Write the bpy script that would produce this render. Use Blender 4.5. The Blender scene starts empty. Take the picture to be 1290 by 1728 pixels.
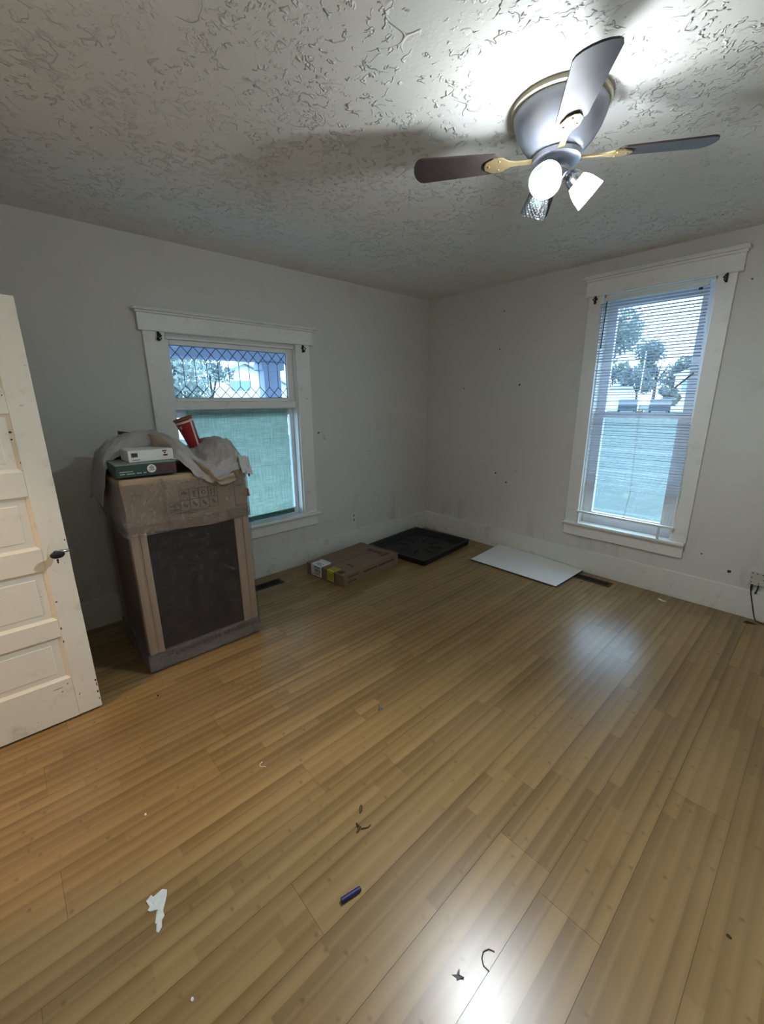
import bpy, bmesh, math, random
from mathutils import Vector, Matrix, noise
PI = math.pi
R = math.radians
rnd = random.Random(7)
scene = bpy.context.scene
COL = scene.collection

# ---------------------------------------------------------------- camera
cam_data = bpy.data.cameras.new('camera')
cam = bpy.data.objects.new('camera', cam_data)
COL.objects.link(cam)
cam.location = (3.3425, -3.8058, 1.549)
yaw, pitch, roll = R(47.41), R(-15.213), R(-0.443)
fw = Vector((-math.sin(yaw)*math.cos(pitch), math.cos(yaw)*math.cos(pitch), math.sin(pitch)))
rt = Vector((math.cos(yaw), math.sin(yaw), 0))
up = rt.cross(fw)
r2 = rt*math.cos(roll) + up*math.sin(roll)
u2 = up*math.cos(roll) - rt*math.sin(roll)
cam.rotation_euler = Matrix((r2, u2, -fw)).transposed().to_euler()
cam_data.sensor_fit = 'VERTICAL'
cam_data.sensor_height = 24.0
cam_data.lens = 702.1/1728*24.0
cam_data.shift_y = 2/1728
cam_data.clip_start = 0.02
cam_data.clip_end = 400
scene.camera = cam

# ---------------------------------------------------------------- sky, lights, exposure
scene.view_settings.view_transform = 'Standard'
scene.view_settings.look = 'None'
scene.view_settings.exposure = 0.22
scene.view_settings.gamma = 1.0
scene.view_settings.use_curve_mapping = False
scene.cycles.max_bounces = 10
scene.cycles.diffuse_bounces = 5
scene.cycles.transparent_max_bounces = 40
scene.cycles.sample_clamp_indirect = 4.0
scene.cycles.use_denoising = True
scene.cycles.caustics_reflective = False
scene.cycles.caustics_refractive = False

world = bpy.data.worlds.new('overcast_sky')
scene.world = world
world.use_nodes = True
bg = world.node_tree.nodes['Background']
bg.inputs[0].default_value = (0.56, 0.80, 1.0, 1)      # cool overcast sky, the same all round
bg.inputs[1].default_value = 7.6

BULB = 7000.0                    # emission strength of the fan bulbs
BULB_COLOR = (0.86, 0.94, 1.0)

def area_light(name, loc, rot, sx, sy, power, color, portal=False):
    d = bpy.data.lights.new(name, 'AREA')
    d.shape = 'RECTANGLE'; d.size = sx; d.size_y = sy; d.energy = power; d.color = color
    if portal: d.cycles.is_portal = True
    o = bpy.data.objects.new(name, d); COL.objects.link(o)
    o.location = loc; o.rotation_euler = rot
    return o
# sky portals in the two window openings (guide sampling, give no light of their own)
area_light('portal_left_window', (-0.155, -2.27, 1.25), (0, R(-90), 0), 1.5, 1.06, 1, (1, 1, 1), True)
area_light('portal_back_window', (2.225, 0.155, 1.4), (R(-90), 0, 0), 0.74, 1.9, 1, (1, 1, 1), True)

# ---------------------------------------------------------------- helpers
class MB:
    """collects shapes and links them as one mesh object"""
    def __init__(self): self.bm = bmesh.new()
    def box(self, x0, x1, y0, y1, z0, z1, M=None, bev=0.0, seg=1):
        cx, cy, cz = (x0+x1)/2, (y0+y1)/2, (z0+z1)/2
        r = bmesh.ops.create_cube(self.bm, size=1)
        vs = r['verts']
        for v in vs:
            v.co = Vector((cx+v.co.x*abs(x1-x0), cy+v.co.y*abs(y1-y0), cz+v.co.z*abs(z1-z0)))
        if bev:
            es = {e for v in vs for e in v.link_edges}
            r2_ = bmesh.ops.bevel(self.bm, geom=list(es), offset=bev, segments=seg, profile=0.5, affect='EDGES')
            vs = list({v for v in r2_['verts']} | {v for v in vs if v.is_valid})
        if M is not None:
            for v in vs: v.co = M @ v.co
        return self
    def tube(self, pts, rad, n=10, cap=True):
        pts = [Vector(p) for p in pts]
        rads = rad if isinstance(rad, (list, tuple)) else [rad]*len(pts)
        rings = []
        prev = None
        for i, p in enumerate(pts):
            a = pts[max(i-1, 0)]; b = pts[min(i+1, len(pts)-1)]
            t = (b-a).normalized()
            if prev is None:
                ref = Vector((0, 0, 1)) if abs(t.z) < .9 else Vector((1, 0, 0))
                u = t.cross(ref).normalized()
            else:
                u = (prev - t*prev.dot(t)).normalized()
            prev = u
            w = t.cross(u)
            rings.append([self.bm.verts.new(p + (u*math.cos(2*PI*k/n) + w*math.sin(2*PI*k/n))*rads[i]) for k in range(n)])
        for A, B in zip(rings, rings[1:]):
            for k in range(n):
                self.bm.faces.new((A[k], A[(k+1) % n], B[(k+1) % n], B[k]))
        if cap:
            self.bm.faces.new(rings[0][::-1]); self.bm.faces.new(rings[-1])
        return self
    def lathe(self, prof, n=32, M=None, closed=False):
        """prof: list of (r, z)"""
        rings = []
        for r_, z in prof:
            if r_ < 1e-6:
                rings.append([self.bm.verts.new((0, 0, z))])
            else:
                rings.append([self.bm.verts.new((r_*math.cos(2*PI*k/n), r_*math.sin(2*PI*k/n), z)) for k in range(n)])
        pairs = list(zip(rings, rings[1:]))
        if closed: pairs.append((rings[-1], rings[0]))
        for A, B in pairs:
            for k in range(n):
                k2 = (k+1) % n
                if len(A) == 1 and len(B) == 1: continue
                if len(A) == 1: self.bm.faces.new((A[0], B[k2], B[k]))
                elif len(B) == 1: self.bm.faces.new((A[k], A[k2], B[0]))
                else: self.bm.faces.new((A[k], A[k2], B[k2], B[k]))
        if M is not None:
            for ring in rings:
                for v in ring: v.co = M @ v.co
        return self
    def prism(self, poly, h, M=None):
        """poly: list of (x, y); extruded from z=0 to z=h"""
        A = [self.bm.verts.new((x, y, 0)) for x, y in poly]
        B = [self.bm.verts.new((x, y, h)) for x, y in poly]
        n = len(poly)
        self.bm.faces.new(A[::-1]); self.bm.faces.new(B)
        for k in range(n): self.bm.faces.new((A[k], A[(k+1) % n], B[(k+1) % n], B[k]))
        if M is not None:
            for v in A+B: v.co = M @ v.co
        return self
    def sphere(self, c, r_, seg=16, M=None):
        r = bmesh.ops.create_uvsphere(self.bm, u_segments=seg, v_segments=max(6, seg//2), radius=1)
        s = r_ if isinstance(r_, (tuple, list)) else (r_, r_, r_)
        for v in r['verts']:
            v.co = Vector((c[0]+v.co.x*s[0], c[1]+v.co.y*s[1], c[2]+v.co.z*s[2]))
            if M is not None: v.co = M @ v.co
        return self
    def grid(self, rows, thick=0.0):
        V = [[self.bm.verts.new(p) for p in row] for row in rows]
        fs = []
        for A, B in zip(V, V[1:]):
            for k in range(len(A)-1):
                fs.append(self.bm.faces.new((A[k], A[k+1], B[k+1], B[k])))
        if thick:
            bmesh.ops.recalc_face_normals(self.bm, faces=fs)
            bmesh.ops.solidify(self.bm, geom=fs, thickness=thick)
        return self
    def build(self, name, mat, parent=None, smooth=False, kind=None, label=None, angle=40):
        bmesh.ops.recalc_face_normals(self.bm, faces=self.bm.faces[:])
        me = bpy.data.meshes.new(name)
        self.bm.to_mesh(me); self.bm.free()
        mats = mat if isinstance(mat, (list, tuple)) else [mat]
        for m in mats: me.materials.append(m)
        if smooth:
            me.shade_smooth() if hasattr(me, 'shade_smooth') else None
            if angle: 
                try: me.set_sharp_from_angle(angle=R(angle))
                except Exception: pass
        o = bpy.data.objects.new(name, me); COL.objects.link(o)
        if parent is not None:
            o.parent = parent
        if kind: o['kind'] = kind
        if label: o['label'] = label
        return o

def thing(name, label, cat, loc=(0, 0, 0), rz=0.0, group=None, rot=None):
    o = bpy.data.objects.new(name, None); COL.objects.link(o)
    o.empty_display_size = 0.05
    o.location = loc; o.rotation_euler = rot if rot else (0, 0, rz)
    o['label'] = label; o['category'] = cat
    if group: o['group'] = group
    return o
def tag(o, label, cat, group=None):
    o['label'] = label; o['category'] = cat
    if group: o['group'] = group
    return o
def setting(name, label, cat):
    o = thing(name, label, cat); o['kind'] = 'structure'
    return o
def T(x, y, z, rx=0, ry=0, rz=0):
    return Matrix.Translation((x, y, z)) @ Matrix.Rotation(rz, 4, 'Z') @ Matrix.Rotation(ry, 4, 'Y') @ Matrix.Rotation(rx, 4, 'X')

# ---------------------------------------------------------------- node shorthand
class NT:
    def __init__(self, name):
        self.mat = bpy.data.materials.new(name); self.mat.use_nodes = True
        self.t = self.mat.node_tree; self.t.nodes.clear()
        self.out = self.t.nodes.new('ShaderNodeOutputMaterial')
    def n(self, typ, **kw):
        nd = self.t.nodes.new(typ)
        for k, v in kw.items(): setattr(nd, k, v)
        return nd
    def put(self, sock, v):
        if isinstance(v, bpy.types.NodeSocket): self.t.links.new(v, sock)
        elif v is not None:
            if sock.type == 'RGBA' and not hasattr(v, '__len__'): v = (v, v, v, 1)
            elif sock.type == 'RGBA' and len(v) == 3: v = (*v, 1)
            sock.default_value = v
    def m(self, op, a, b=None, c=None, clamp=False):
        nd = self.n('ShaderNodeMath', operation=op, use_clamp=clamp)
        for s, v in zip(nd.inputs, (a, b, c)):
            if v is not None: self.put(s, v)
        return nd.outputs[0]
    def obj(self): return self.n('ShaderNodeTexCoord').outputs['Object']
    def pos(self): return self.n('ShaderNodeNewGeometry').outputs['Position']
    def sep(self, v):
        nd = self.n('ShaderNodeSeparateXYZ'); self.put(nd.inputs[0], v); return nd.outputs
    def comb(self, x=0, y=0, z=0):
        nd = self.n('ShaderNodeCombineXYZ')
        for s, v in zip(nd.inputs, (x, y, z)): self.put(s, v)
        return nd.outputs[0]
    def map(self, v, scale=(1, 1, 1), loc=(0, 0, 0)):
        nd = self.n('ShaderNodeMapping'); self.put(nd.inputs[0], v)
        nd.inputs['Scale'].default_value = scale; nd.inputs['Location'].default_value = loc
        return nd.outputs[0]
    def noise(self, v, scale=5, detail=3, rough=.5, dist=0):
        nd = self.n('ShaderNodeTexNoise'); self.put(nd.inputs['Vector'], v)
        nd.inputs['Scale'].default_value = scale; nd.inputs['Detail'].default_value = detail
        nd.inputs['Roughness'].default_value = rough; nd.inputs['Distortion'].default_value = dist
        return nd.outputs['Fac']
    def white(self, v):
        nd = self.n('ShaderNodeTexWhiteNoise', noise_dimensions='3D'); self.put(nd.inputs['Vector'], v)
        return nd.outputs['Value']
    def ramp(self, f, a, b, lo=0.0, hi=1.0, smooth=True):
        nd = self.n('ShaderNodeMapRange', interpolation_type='SMOOTHSTEP' if smooth else 'LINEAR')
        for s, v in zip(nd.inputs, (f, a, b, lo, hi)): self.put(s, v)
        return nd.outputs[0]
    def mix(self, f, a, b, mode='MIX'):
        nd = self.n('ShaderNodeMix', data_type='RGBA', blend_type=mode)
        self.put(nd.inputs[0], f); self.put(nd.inputs[6], a); self.put(nd.inputs[7], b)
        return nd.outputs[2]
    def bump(self, h, strength=.3, dist=.01, normal=None):
        nd = self.n('ShaderNodeBump'); nd.inputs['Strength'].default_value = strength
        nd.inputs['Distance'].default_value = dist; self.put(nd.inputs['Height'], h)
        if normal is not None: self.put(nd.inputs['Normal'], normal)
        return nd.outputs[0]
    def principled(self, color, rough=.5, metal=0, spec=.5, normal=None, **kw):
        nd = self.n('ShaderNodeBsdfPrincipled')
        self.put(nd.inputs['Base Color'], color); self.put(nd.inputs['Roughness'], rough)
        self.put(nd.inputs['Metallic'], metal); self.put(nd.inputs['Specular IOR Level'], spec)
        if normal is not None: self.put(nd.inputs['Normal'], normal)
        for k, v in kw.items(): self.put(nd.inputs[k.replace('_', ' ')], v)
        return nd.outputs[0]
    def done(self, sh):
        self.t.links.new(sh, self.out.inputs['Surface']); return self.mat
    def mixs(self, f, a, b):
        nd = self.n('ShaderNodeMixShader'); self.put(nd.inputs[0], f)
        self.t.links.new(a, nd.inputs[1]); self.t.links.new(b, nd.inputs[2]); return nd.outputs[0]

def plain(name, color, rough=.6, metal=0, spec=.4, var=.06, scale=8, bump=0, bscale=60, **kw):
    t = NT(name); p = t.obj()
    f = t.noise(p, scale, 4)
    c = tuple(color)
    lo = tuple(max(0, x*(1-var*2)) for x in c); hi = tuple(min(1, x*(1+var*2)) for x in c)
    col = t.mix(f, lo, hi)
    nrm = t.bump(t.noise(p, bscale, 3), bump, .002) if bump else None
    return t.done(t.principled(col, rough, metal, spec, nrm, **kw))

M = {}
M['black'] = plain('black_plastic', (.012, .012, .014), .45, spec=.4, var=.2)
M['dark_metal'] = plain('dark_iron', (.02, .018, .016), .5, metal=.3, var=.2)
M['ink'] = plain('printing_ink', (.035, .028, .022), .7)
M['ink_soft'] = plain('faded_printing_ink', (.10, .072, .05), .7)
M['white_plastic'] = plain('white_plastic', (.72, .71, .66), .4, var=.03)
M['white_paper'] = plain('white_paper', (.70, .70, .68), .8, var=.04, scale=30)
M['yellow_label'] = plain('yellow_label', (.55, .52, .06), .6, var=.06)
M['green_card'] = plain('dark_green_card', (.025, .055, .042), .45, var=.1)
M['plum_card'] = plain('plum_print', (.075, .035, .04), .5, var=.3, scale=25)
M['red'] = plain('red_card', (.42, .022, .025), .45, var=.08)
M['dark_red'] = plain('dark_red_card', (.07, .01, .012), .5, var=.1)
M['steel'] = plain('brushed_pewter', (.60, .64, .74), .36, metal=.85, var=.06, scale=20)
M['chrome'] = plain('polished_fitter_metal', (.55, .58, .63), .18, metal=1, var=.03)
M['brass'] = plain('antique_brass', (.55, .42, .22), .35, metal=.8, var=.12, scale=20)
M['cream'] = plain('cream_enamel', (.75, .72, .55), .5, var=.04)
M['blade'] = plain('dark_wood_blade', (.05, .038, .036), .4, var=.25, scale=14)
M['board'] = plain('white_melamine', (.78, .78, .76), .3, var=.015)
M['board_gap_shade'] = plain('painted_edge_shadow', (.05, .045, .04), .8)  # edge colour paints in the shadow gap beneath the white board
M['blue'] = plain('navy_blue_wax', (.012, .014, .09), .4, var=.2, scale=80)
M['leaf'] = plain('dry_leaf', (.07, .04, .018), .8, var=.3, scale=60)
M['greybit'] = plain('grey_fluff', (.16, .15, .17), .9, var=.3, scale=80)
M['hair'] = plain('dark_hair', (.03, .022, .018), .7)
M['vent'] = plain('bronze_register', (.045, .032, .024), .45, metal=.4, var=.2)
M['void'] = plain('dark_duct', (.006, .005, .005), .9)
M['cord'] = plain('dark_cord', (.02, .02, .018), .6)
M['sash'] = plain('white_vinyl_sash', (.74, .76, .80), .4, var=.03)
M['siding'] = plain('white_siding', (.72, .74, .76), .7, var=.03)
M['bark'] = plain('bark', (.05, .045, .04), .9, var=.2)
M['road'] = plain('pale_asphalt', (.24, .25, .26), .9, var=.05, scale=.5)
M['car_dark'] = plain('dark_car_paint', (.02, .03, .045), .3, var=.05)
M['car_glass'] = plain('car_glass', (.05, .07, .09), .1)
M['roof'] = plain('pale_grey_shingle', (.45, .48, .5), .9, var=.08)
M['porch'] = plain('porch_paint', (.36, .40, .50), .7, var=.05)
M['pane_far'] = plain('far_window_pane', (.22, .30, .36), .25)

def m_glass(name, refl=.07, tint=(1, 1, 1)):
    t = NT(name)
    tr = t.n('ShaderNodeBsdfTransparent'); t.put(tr.inputs[0], tint)
    gl = t.n('ShaderNodeBsdfGlossy'); gl.inputs['Roughness'].default_value = .03
    return t.done(t.mixs(refl, tr.outputs[0], gl.outputs[0]))
M['glass'] = m_glass('window_glass', .06, (.93, .97, 1))
M['leaded_glass'] = m_glass('leaded_window_glass', .07, (.86, .93, 1))

def m_wall():
    t = NT('aged_greige_wall_paint'); p = t.pos()
    base = t.mix(t.noise(p, 1.3, 4), (.60, .588, .545), (.66, .648, .602))
    blot = t.ramp(t.noise(p, 3.3, 5, .6), .58, .72)
    col = t.mix(t.m('MULTIPLY', blot, .22), base, (.46, .42, .36))
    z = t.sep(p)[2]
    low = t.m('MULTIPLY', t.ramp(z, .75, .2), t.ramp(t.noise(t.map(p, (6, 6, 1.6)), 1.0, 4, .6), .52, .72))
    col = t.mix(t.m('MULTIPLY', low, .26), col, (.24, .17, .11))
    b = t.bump(t.noise(p, 3, 3), .25, .02)
    b = t.bump(t.noise(p, 90, 3), .12, .002, b)
    return t.done(t.principled(col, .72, 0, .25, b))
M['wall'] = m_wall()

def m_ceiling():
    t = NT('stomped_plaster_ceiling'); p = t.pos()
    s = t.sep(p)
    pw = t.comb(s[0], s[1], 0)
    hs = []
    for off, sc in ((0.0, 5.0), (7.3, 6.6)):
        wob = t.n('ShaderNodeTexNoise'); t.put(wob.inputs['Vector'], t.map(p, (1, 1, 1), (off, 0, off))); wob.inputs['Scale'].default_value = 9; wob.inputs['Detail'].default_value = 3
        pa = t.n('ShaderNodeVectorMath', operation='MULTIPLY_ADD'); t.put(pa.inputs[0], wob.outputs['Color']); pa.inputs[1].default_value = (.07, .07, 0); t.put(pa.inputs[2], t.map(pw, (1, 1, 1), (off, off*.7, 0)))
        pv = pa.outputs[0]
        vo = t.n('ShaderNodeTexVoronoi', voronoi_dimensions='2D'); t.put(vo.inputs['Vector'], pv)
        vo.inputs['Scale'].default_value = sc
        d = t.n('ShaderNodeVectorMath', operation='SUBTRACT')
        t.put(d.inputs[0], pv)
        # Voronoi position is in scaled space in 2D: bring it back
        t.put(d.inputs[1], vo.outputs['Position'])
        ds = t.sep(d.outputs[0])
        ang = t.m('ARCTAN2', ds[1], ds[0])
        rr = t.m('SQRT', t.m('ADD', t.m('MULTIPLY', ds[0], ds[0]), t.m('MULTIPLY', ds[1], ds[1])))
        cs = t.sep(vo.outputs['Color'])
        n1 = t.noise(t.map(p, (1, 1, 1), (off*2, off, 0)), 17, 2, .5, .4)
        ridge = t.ramp(t.m('ABSOLUTE', t.m('SUBTRACT', n1, .5)), .040, .006)
        ridge = t.m('MULTIPLY', ridge, t.ramp(t.noise(t.map(p, (1, 1, 1), (off, 3, 0)), 25, 2), .47, .56))
        lim = t.m('ADD', .05, t.m('MULTIPLY', cs[0], .07))
        edge = t.m('MULTIPLY', t.ramp(rr, lim, t.m('MULTIPLY', lim, .75)), t.ramp(rr, .008, .02))
        edge = t.m('MULTIPLY', edge, t.ramp(cs[1], .18, .3))
        hs.append(t.m('MULTIPLY', ridge, edge))
    h = t.m('MAXIMUM', hs[0], hs[1])
    # occasional dragged swirls
    rim = t.ramp(t.m('ABSOLUTE', t.m('SUBTRACT', t.noise(p, 8, 1, .5, .4), .5)), .014, 0)
    rim = t.m('MULTIPLY', rim, t.ramp(t.noise(p, 5, 2), .56, .66))
    h = t.m('MAXIMUM', h, t.m('MULTIPLY', rim, .7))
    grit = t.m('MULTIPLY', t.ramp(t.noise(p, 34, 3, .55), .56, .66), t.ramp(t.noise(p, 4, 2), .42, .6))
    h = t.m('MAXIMUM', h, t.m('MULTIPLY', grit, .45))
    patch = t.ramp(t.noise(p, .9, 2), .34, .5)
    h = t.m('MULTIPLY', h, t.m('ADD', .35, t.m('MULTIPLY', patch, .65)))
    b = t.bump(t.noise(p, 2.2, 3), .35, .03)
    b = t.bump(t.noise(p, 60, 3), .25, .003, b)
    b = t.bump(h, 1.0, .008, b)
    base = t.mix(t.noise(p, 1.1, 4), (.72, .71, .665), (.80, .79, .745))
    base = t.mix(t.m('MULTIPLY', t.ramp(t.noise(p, 26, 3), .66, .74), .35), base, (.45, .43, .39))
    return t.done(t.principled(base, .8, 0, .2, b))
M['ceiling'] = m_ceiling()

def m_trim(name, c0, c1, dirt=.5, chips=.0, rough=.38):
    t = NT(name); p = t.pos()
    col = t.mix(t.noise(p, 4, 4), c0, c1)
    dn = t.ramp(t.noise(p, 9, 6, .65), .55, .75)
    col = t.mix(t.m('MULTIPLY', dn, dirt*.5), col, (.30, .24, .16))
    if chips:
        ch = t.ramp(t.noise(p, 38, 3, .5), .715, .735)
        ch = t.m('MULTIPLY', ch, t.ramp(t.noise(p, 5, 2), .45, .6))
        col = t.mix(t.m('MULTIPLY', ch, chips), col, (.05, .035, .025))
    b = t.bump(t.noise(p, 35, 3), .15, .003)
    return t.done(t.principled(col, rough, 0, .4, b))
M['trim'] = m_trim('old_white_gloss_trim', (.74, .73, .68), (.82, .81, .77), .5, .6)
M['base'] = m_trim('scuffed_white_baseboard', (.64, .64, .58), (.76, .76, .70), .9, .8)
M['door'] = m_trim('chipped_cream_door_paint', (.72, .69, .59), (.80, .77, .67), .7, .9, .42)
M['door_edge'] = m_trim('worn_door_edge', (.60, .55, .46), (.70, .65, .55), 1.0, 1, .5)

def m_floor():
    t = NT('bamboo_strip_laminate'); p = t.obj(); s = t.sep(p)
    rn = t.n('ShaderNodeObjectInfo').outputs['Random']
    W = .191/4
    su = t.m('DIVIDE', s[0], W); i = t.m('FLOOR', su); fu = t.m('FRACT', su)
    ri = t.white(t.comb(i, t.m('MULTIPLY', rn, 31.7), 0))
    v = t.m('ADD', t.m('DIVIDE', s[1], .85), t.m('MULTIPLY', ri, 9.0))
    j = t.m('FLOOR', v)
    rij = t.white(t.comb(i, j, t.m('MULTIPLY', rn, 17.3)))
    # broad strip tone
    lightc, midc, darkc = (.290, .186, .072), (.235, .146, .053), (.18, .108, .037)
    col = t.mix(t.ramp(rij, .0, .45), darkc, midc)
    col = t.mix(t.ramp(rij, .5, 1.0), col, lightc)
    # soft shading inside a strip, printed: dark left margin
    shade = t.m('MULTIPLY', t.ramp(fu, .55, .0), t.m('ADD', .08, t.m('MULTIPLY', t.white(t.comb(i, 3.3, t.m('MULTIPLY', rn, 77))), .72)))
    col = t.mix(shade, col, (.13, .074, .026))
    glow = t.m('MULTIPLY', t.ramp(t.m('ABSOLUTE', t.m('SUBTRACT', fu, .72)), .22, 0), .22)
    col = t.mix(glow, col, (.385, .265, .13))
    # grain
    gr = t.noise(t.map(p, (260, 7, 1)), 1.0, 4, .6)
    col = t.mix(t.m('MULTIPLY', t.ramp(gr, .42, .68), .22), col, (.24, .15, .07))
    bl = t.noise(t.pos(), 1.6, 3)
    col = t.mix(t.m('MULTIPLY', t.ramp(bl, .4, .7), .18), col, (.33, .23, .13))
    # bamboo nodes
    v2 = t.m('ADD', t.m('DIVIDE', s[1], .17), t.m('MULTIPLY', ri, 5.0)); j2 = t.m('FLOOR', v2)
    r2_ = t.white(t.comb(i, j2, t.m('ADD', t.m('MULTIPLY', rn, 9.1), 3.3)))
    r3 = t.white(t.comb(j2, i, t.m('ADD', t.m('MULTIPLY', rn, 5.1), 8.3)))
    fv = t.m('SUBTRACT', t.m('FRACT', v2), t.m('ADD', .25, t.m('MULTIPLY', r2_, .5)))
    du = t.m('MULTIPLY', t.m('SUBTRACT', fu, t.m('ADD', .25, t.m('MULTIPLY', r3, .5))), W/.0082)
    dv = t.m('MULTIPLY', fv, .17/.0060)
    wob = t.m('MULTIPLY', t.noise(p, 160, 2), .9)
    dd = t.m('ADD', t.m('SQRT', t.m('ADD', t.m('MULTIPLY', du, du), t.m('MULTIPLY', dv, dv))), wob)
    dot = t.m('MULTIPLY', t.ramp(dd, 2.1, .3), t.ramp(r3, .38, .70))
    tail = t.m('MULTIPLY', t.ramp(t.m('ABSOLUTE', t.m('ADD', dv, 1.4)), 2.4, 0), t.ramp(t.m('ABSOLUTE', du), 1.8, .2))
    col = t.mix(t.m('MULTIPLY', t.m('MULTIPLY', tail, t.ramp(r3, .4, .8)), .3), col, (.22, .13, .055))
    col = t.mix(t.m('MULTIPLY', dot, t.m('ADD', .25, t.m('MULTIPLY', r2_, .5))), col, (.10, .055, .02))
    # scuffs
    sc = t.ramp(t.noise(t.pos(), 45, 4, .7), .70, .78)
    col = t.mix(t.m('MULTIPLY', sc, .25), col, (.45, .40, .33))
    b = t.bump(gr, .06, .0008)
    rough = .29
    return t.done(t.principled(col, rough, 0, .5, b))
M['floor'] = m_floor()
M['sub'] = plain('dark_underlay', (.03, .02, .012), .9)

def m_carton(name, c0, c1):
    t = NT(name); p = t.obj()
    col = t.mix(t.noise(p, 3, 4), c0, c1)
    col = t.mix(t.m('MULTIPLY', t.noise(t.map(p, (1, 1, 40)), 6, 2), .15), col, (.20, .13, .08))
    b = t.bump(t.noise(p, 5, 4, .6, .8), .5, .012)
    return t.done(t.principled(col, .62, 0, .35, b))
M['carton'] = m_carton('brown_cardboard', (.34, .245, .155), (.42, .305, .20))
M['carton_dark'] = m_carton('dark_brown_cardboard', (.17, .108, .068), (.215, .14, .09))
M['post'] = m_carton('paper_corner_post', (.38, .285, .205), (.44, .34, .25))

def m_film(name='wrinkled_clear_film', g=.028):
    t = NT(name); p = t.obj()
    n1 = t.noise(p, 9, 5, .65, 2.2)
    h = t.m('ABSOLUTE', t.m('SUBTRACT', n1, .5))
    b = t.bump(t.ramp(h, .12, 0), .9, .012)
    tr = t.n('ShaderNodeBsdfTransparent'); t.put(tr.inputs[0], (.93, .93, .94))
    gl = t.n('ShaderNodeBsdfGlossy'); gl.inputs['Roughness'].default_value = .16; t.put(gl.inputs[0], (.9, .9, .9)); t.put(gl.inputs['Normal'], b)
    df = t.n('ShaderNodeBsdfDiffuse'); t.put(df.inputs[0], (.6, .58, .57)); t.put(df.inputs['Normal'], b)
    a = t.mixs(g, tr.outputs[0], gl.outputs[0])
    f = t.m('MULTIPLY', t.ramp(h, .02, 0), .05)
    return t.done(t.mixs(f, a, df.outputs[0]))
M['film'] = m_film()
M['tape'] = m_film('shiny_clear_tape', .16)
def m_film_thick():
    t = NT('bunched_plastic_wrap'); p = t.obj()
    n1 = t.noise(p, 7, 5, .65, 2.5)
    h = t.m('ABSOLUTE', t.m('SUBTRACT', n1, .5))
    b = t.bump(t.ramp(h, .14, 0), 1.0, .015)
    tr = t.n('ShaderNodeBsdfTransparent'); t.put(tr.inputs[0], (.8, .8, .8))
    pr = t.principled(t.mix(n1, (.26, .23, .21), (.42, .385, .38)), .22, 0, .5, b)
    return t.done(t.mixs(.6, tr.outputs[0], pr))
M['film_thick'] = m_film_thick()

def m_cloth(name, c0, c1, stain):
    t = NT(name); p = t.obj()
    col = t.mix(t.noise(p, 6, 3), c0, c1)
    col = t.mix(t.m('MULTIPLY', t.ramp(t.noise(p, 8, 4), .48, .66), .55), col, stain)
    w = t.m('ADD', t.m('SINE', t.m('MULTIPLY', t.sep(p)[1], 2600)), t.m('SINE', t.m('MULTIPLY', t.sep(p)[0], 2600)))
    b = t.bump(t.noise(p, 22, 4, .6, .6), .6, .012)
    b = t.bump(w, .08, .001, b)
    return t.done(t.principled(col, .85, 0, .15, b))
M['cloth'] = m_cloth('grey_canvas', (.38, .37, .36), (.47, .46, .45), (.38, .33, .26))
M['cloth_tan'] = m_cloth('tan_lining', (.36, .31, .235), (.44, .38, .30), (.30, .25, .18))

def m_shade_fabric():
    t = NT('woven_green_shade'); p = t.obj(); s = t.sep(p)
    wv = t.noise(t.map(p, (1, 8, 190)), 1.0, 3, .6)
    wh = t.noise(t.map(p, (1, 150, 6)), 1.0, 3, .6)
    f = t.m('MULTIPLY', t.m('ADD', wv, wh), .5)
    col = t.mix(t.ramp(f, .38, .62), (.30, .42, .38), (.46, .58, .54))
    df = t.n('ShaderNodeBsdfDiffuse'); t.put(df.inputs[0], col)
    tl = t.n('ShaderNodeBsdfTranslucent'); t.put(tl.inputs[0], t.mix(t.ramp(f, .36, .64), (.46, .55, .49), (.76, .85, .77)))
    return t.done(t.mixs(.68, df.outputs[0], tl.outputs[0]))
M['shade'] = m_shade_fabric()
def m_slat():
    t = NT('thin_white_vinyl_slat')
    pr = t.principled((.50, .54, .62), .45, 0, .4)
    tl = t.n('ShaderNodeBsdfTranslucent'); t.put(tl.inputs[0], (.50, .56, .72))
    return t.done(t.mixs(.10, pr, tl.outputs[0]))
M['slat'] = m_slat()
def m_lit_shade():
    t = NT('frosted_glass_lit')
    tl = t.n('ShaderNodeBsdfTranslucent'); t.put(tl.inputs[0], (.60, .63, .66))
    tr = t.n('ShaderNodeBsdfTransparent')
    gl = t.n('ShaderNodeBsdfGlossy'); gl.inputs['Roughness'].default_value = .1
    a = t.mixs(.30, tl.outputs[0], tr.outputs[0])
    return t.done(t.mixs(.06, a, gl.outputs[0]))
M['lit_shade'] = m_lit_shade()
def m_ribbed():
    t = NT('ribbed_clear_glass'); p = t.obj()
    tr = t.n('ShaderNodeBsdfTransparent'); t.put(tr.inputs[0], (.86, .90, .92))
    gl = t.n('ShaderNodeBsdfGlossy'); gl.inputs['Roughness'].default_value = .08
    df = t.n('ShaderNodeBsdfDiffuse'); t.put(df.inputs[0], (.75, .78, .8))
    s = t.sep(p)
    rib = t.m('SINE', t.m('MULTIPLY', t.m('ARCTAN2', s[1], s[0]), 22))
    rib2 = t.m('SINE', t.m('MULTIPLY', s[2], 420))
    f = t.ramp(t.m('MULTIPLY', rib, rib2), .2, .7)
    b = t.bump(t.m('MULTIPLY', rib, rib2), .8, .003)
    t.put(gl.inputs['Normal'], b)
    a = t.mixs(.10, tr.outputs[0], gl.outputs[0])
    return t.done(t.mixs(t.m('MULTIPLY', f, .03), a, df.outputs[0]))
M['ribbed'] = m_ribbed()
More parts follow.
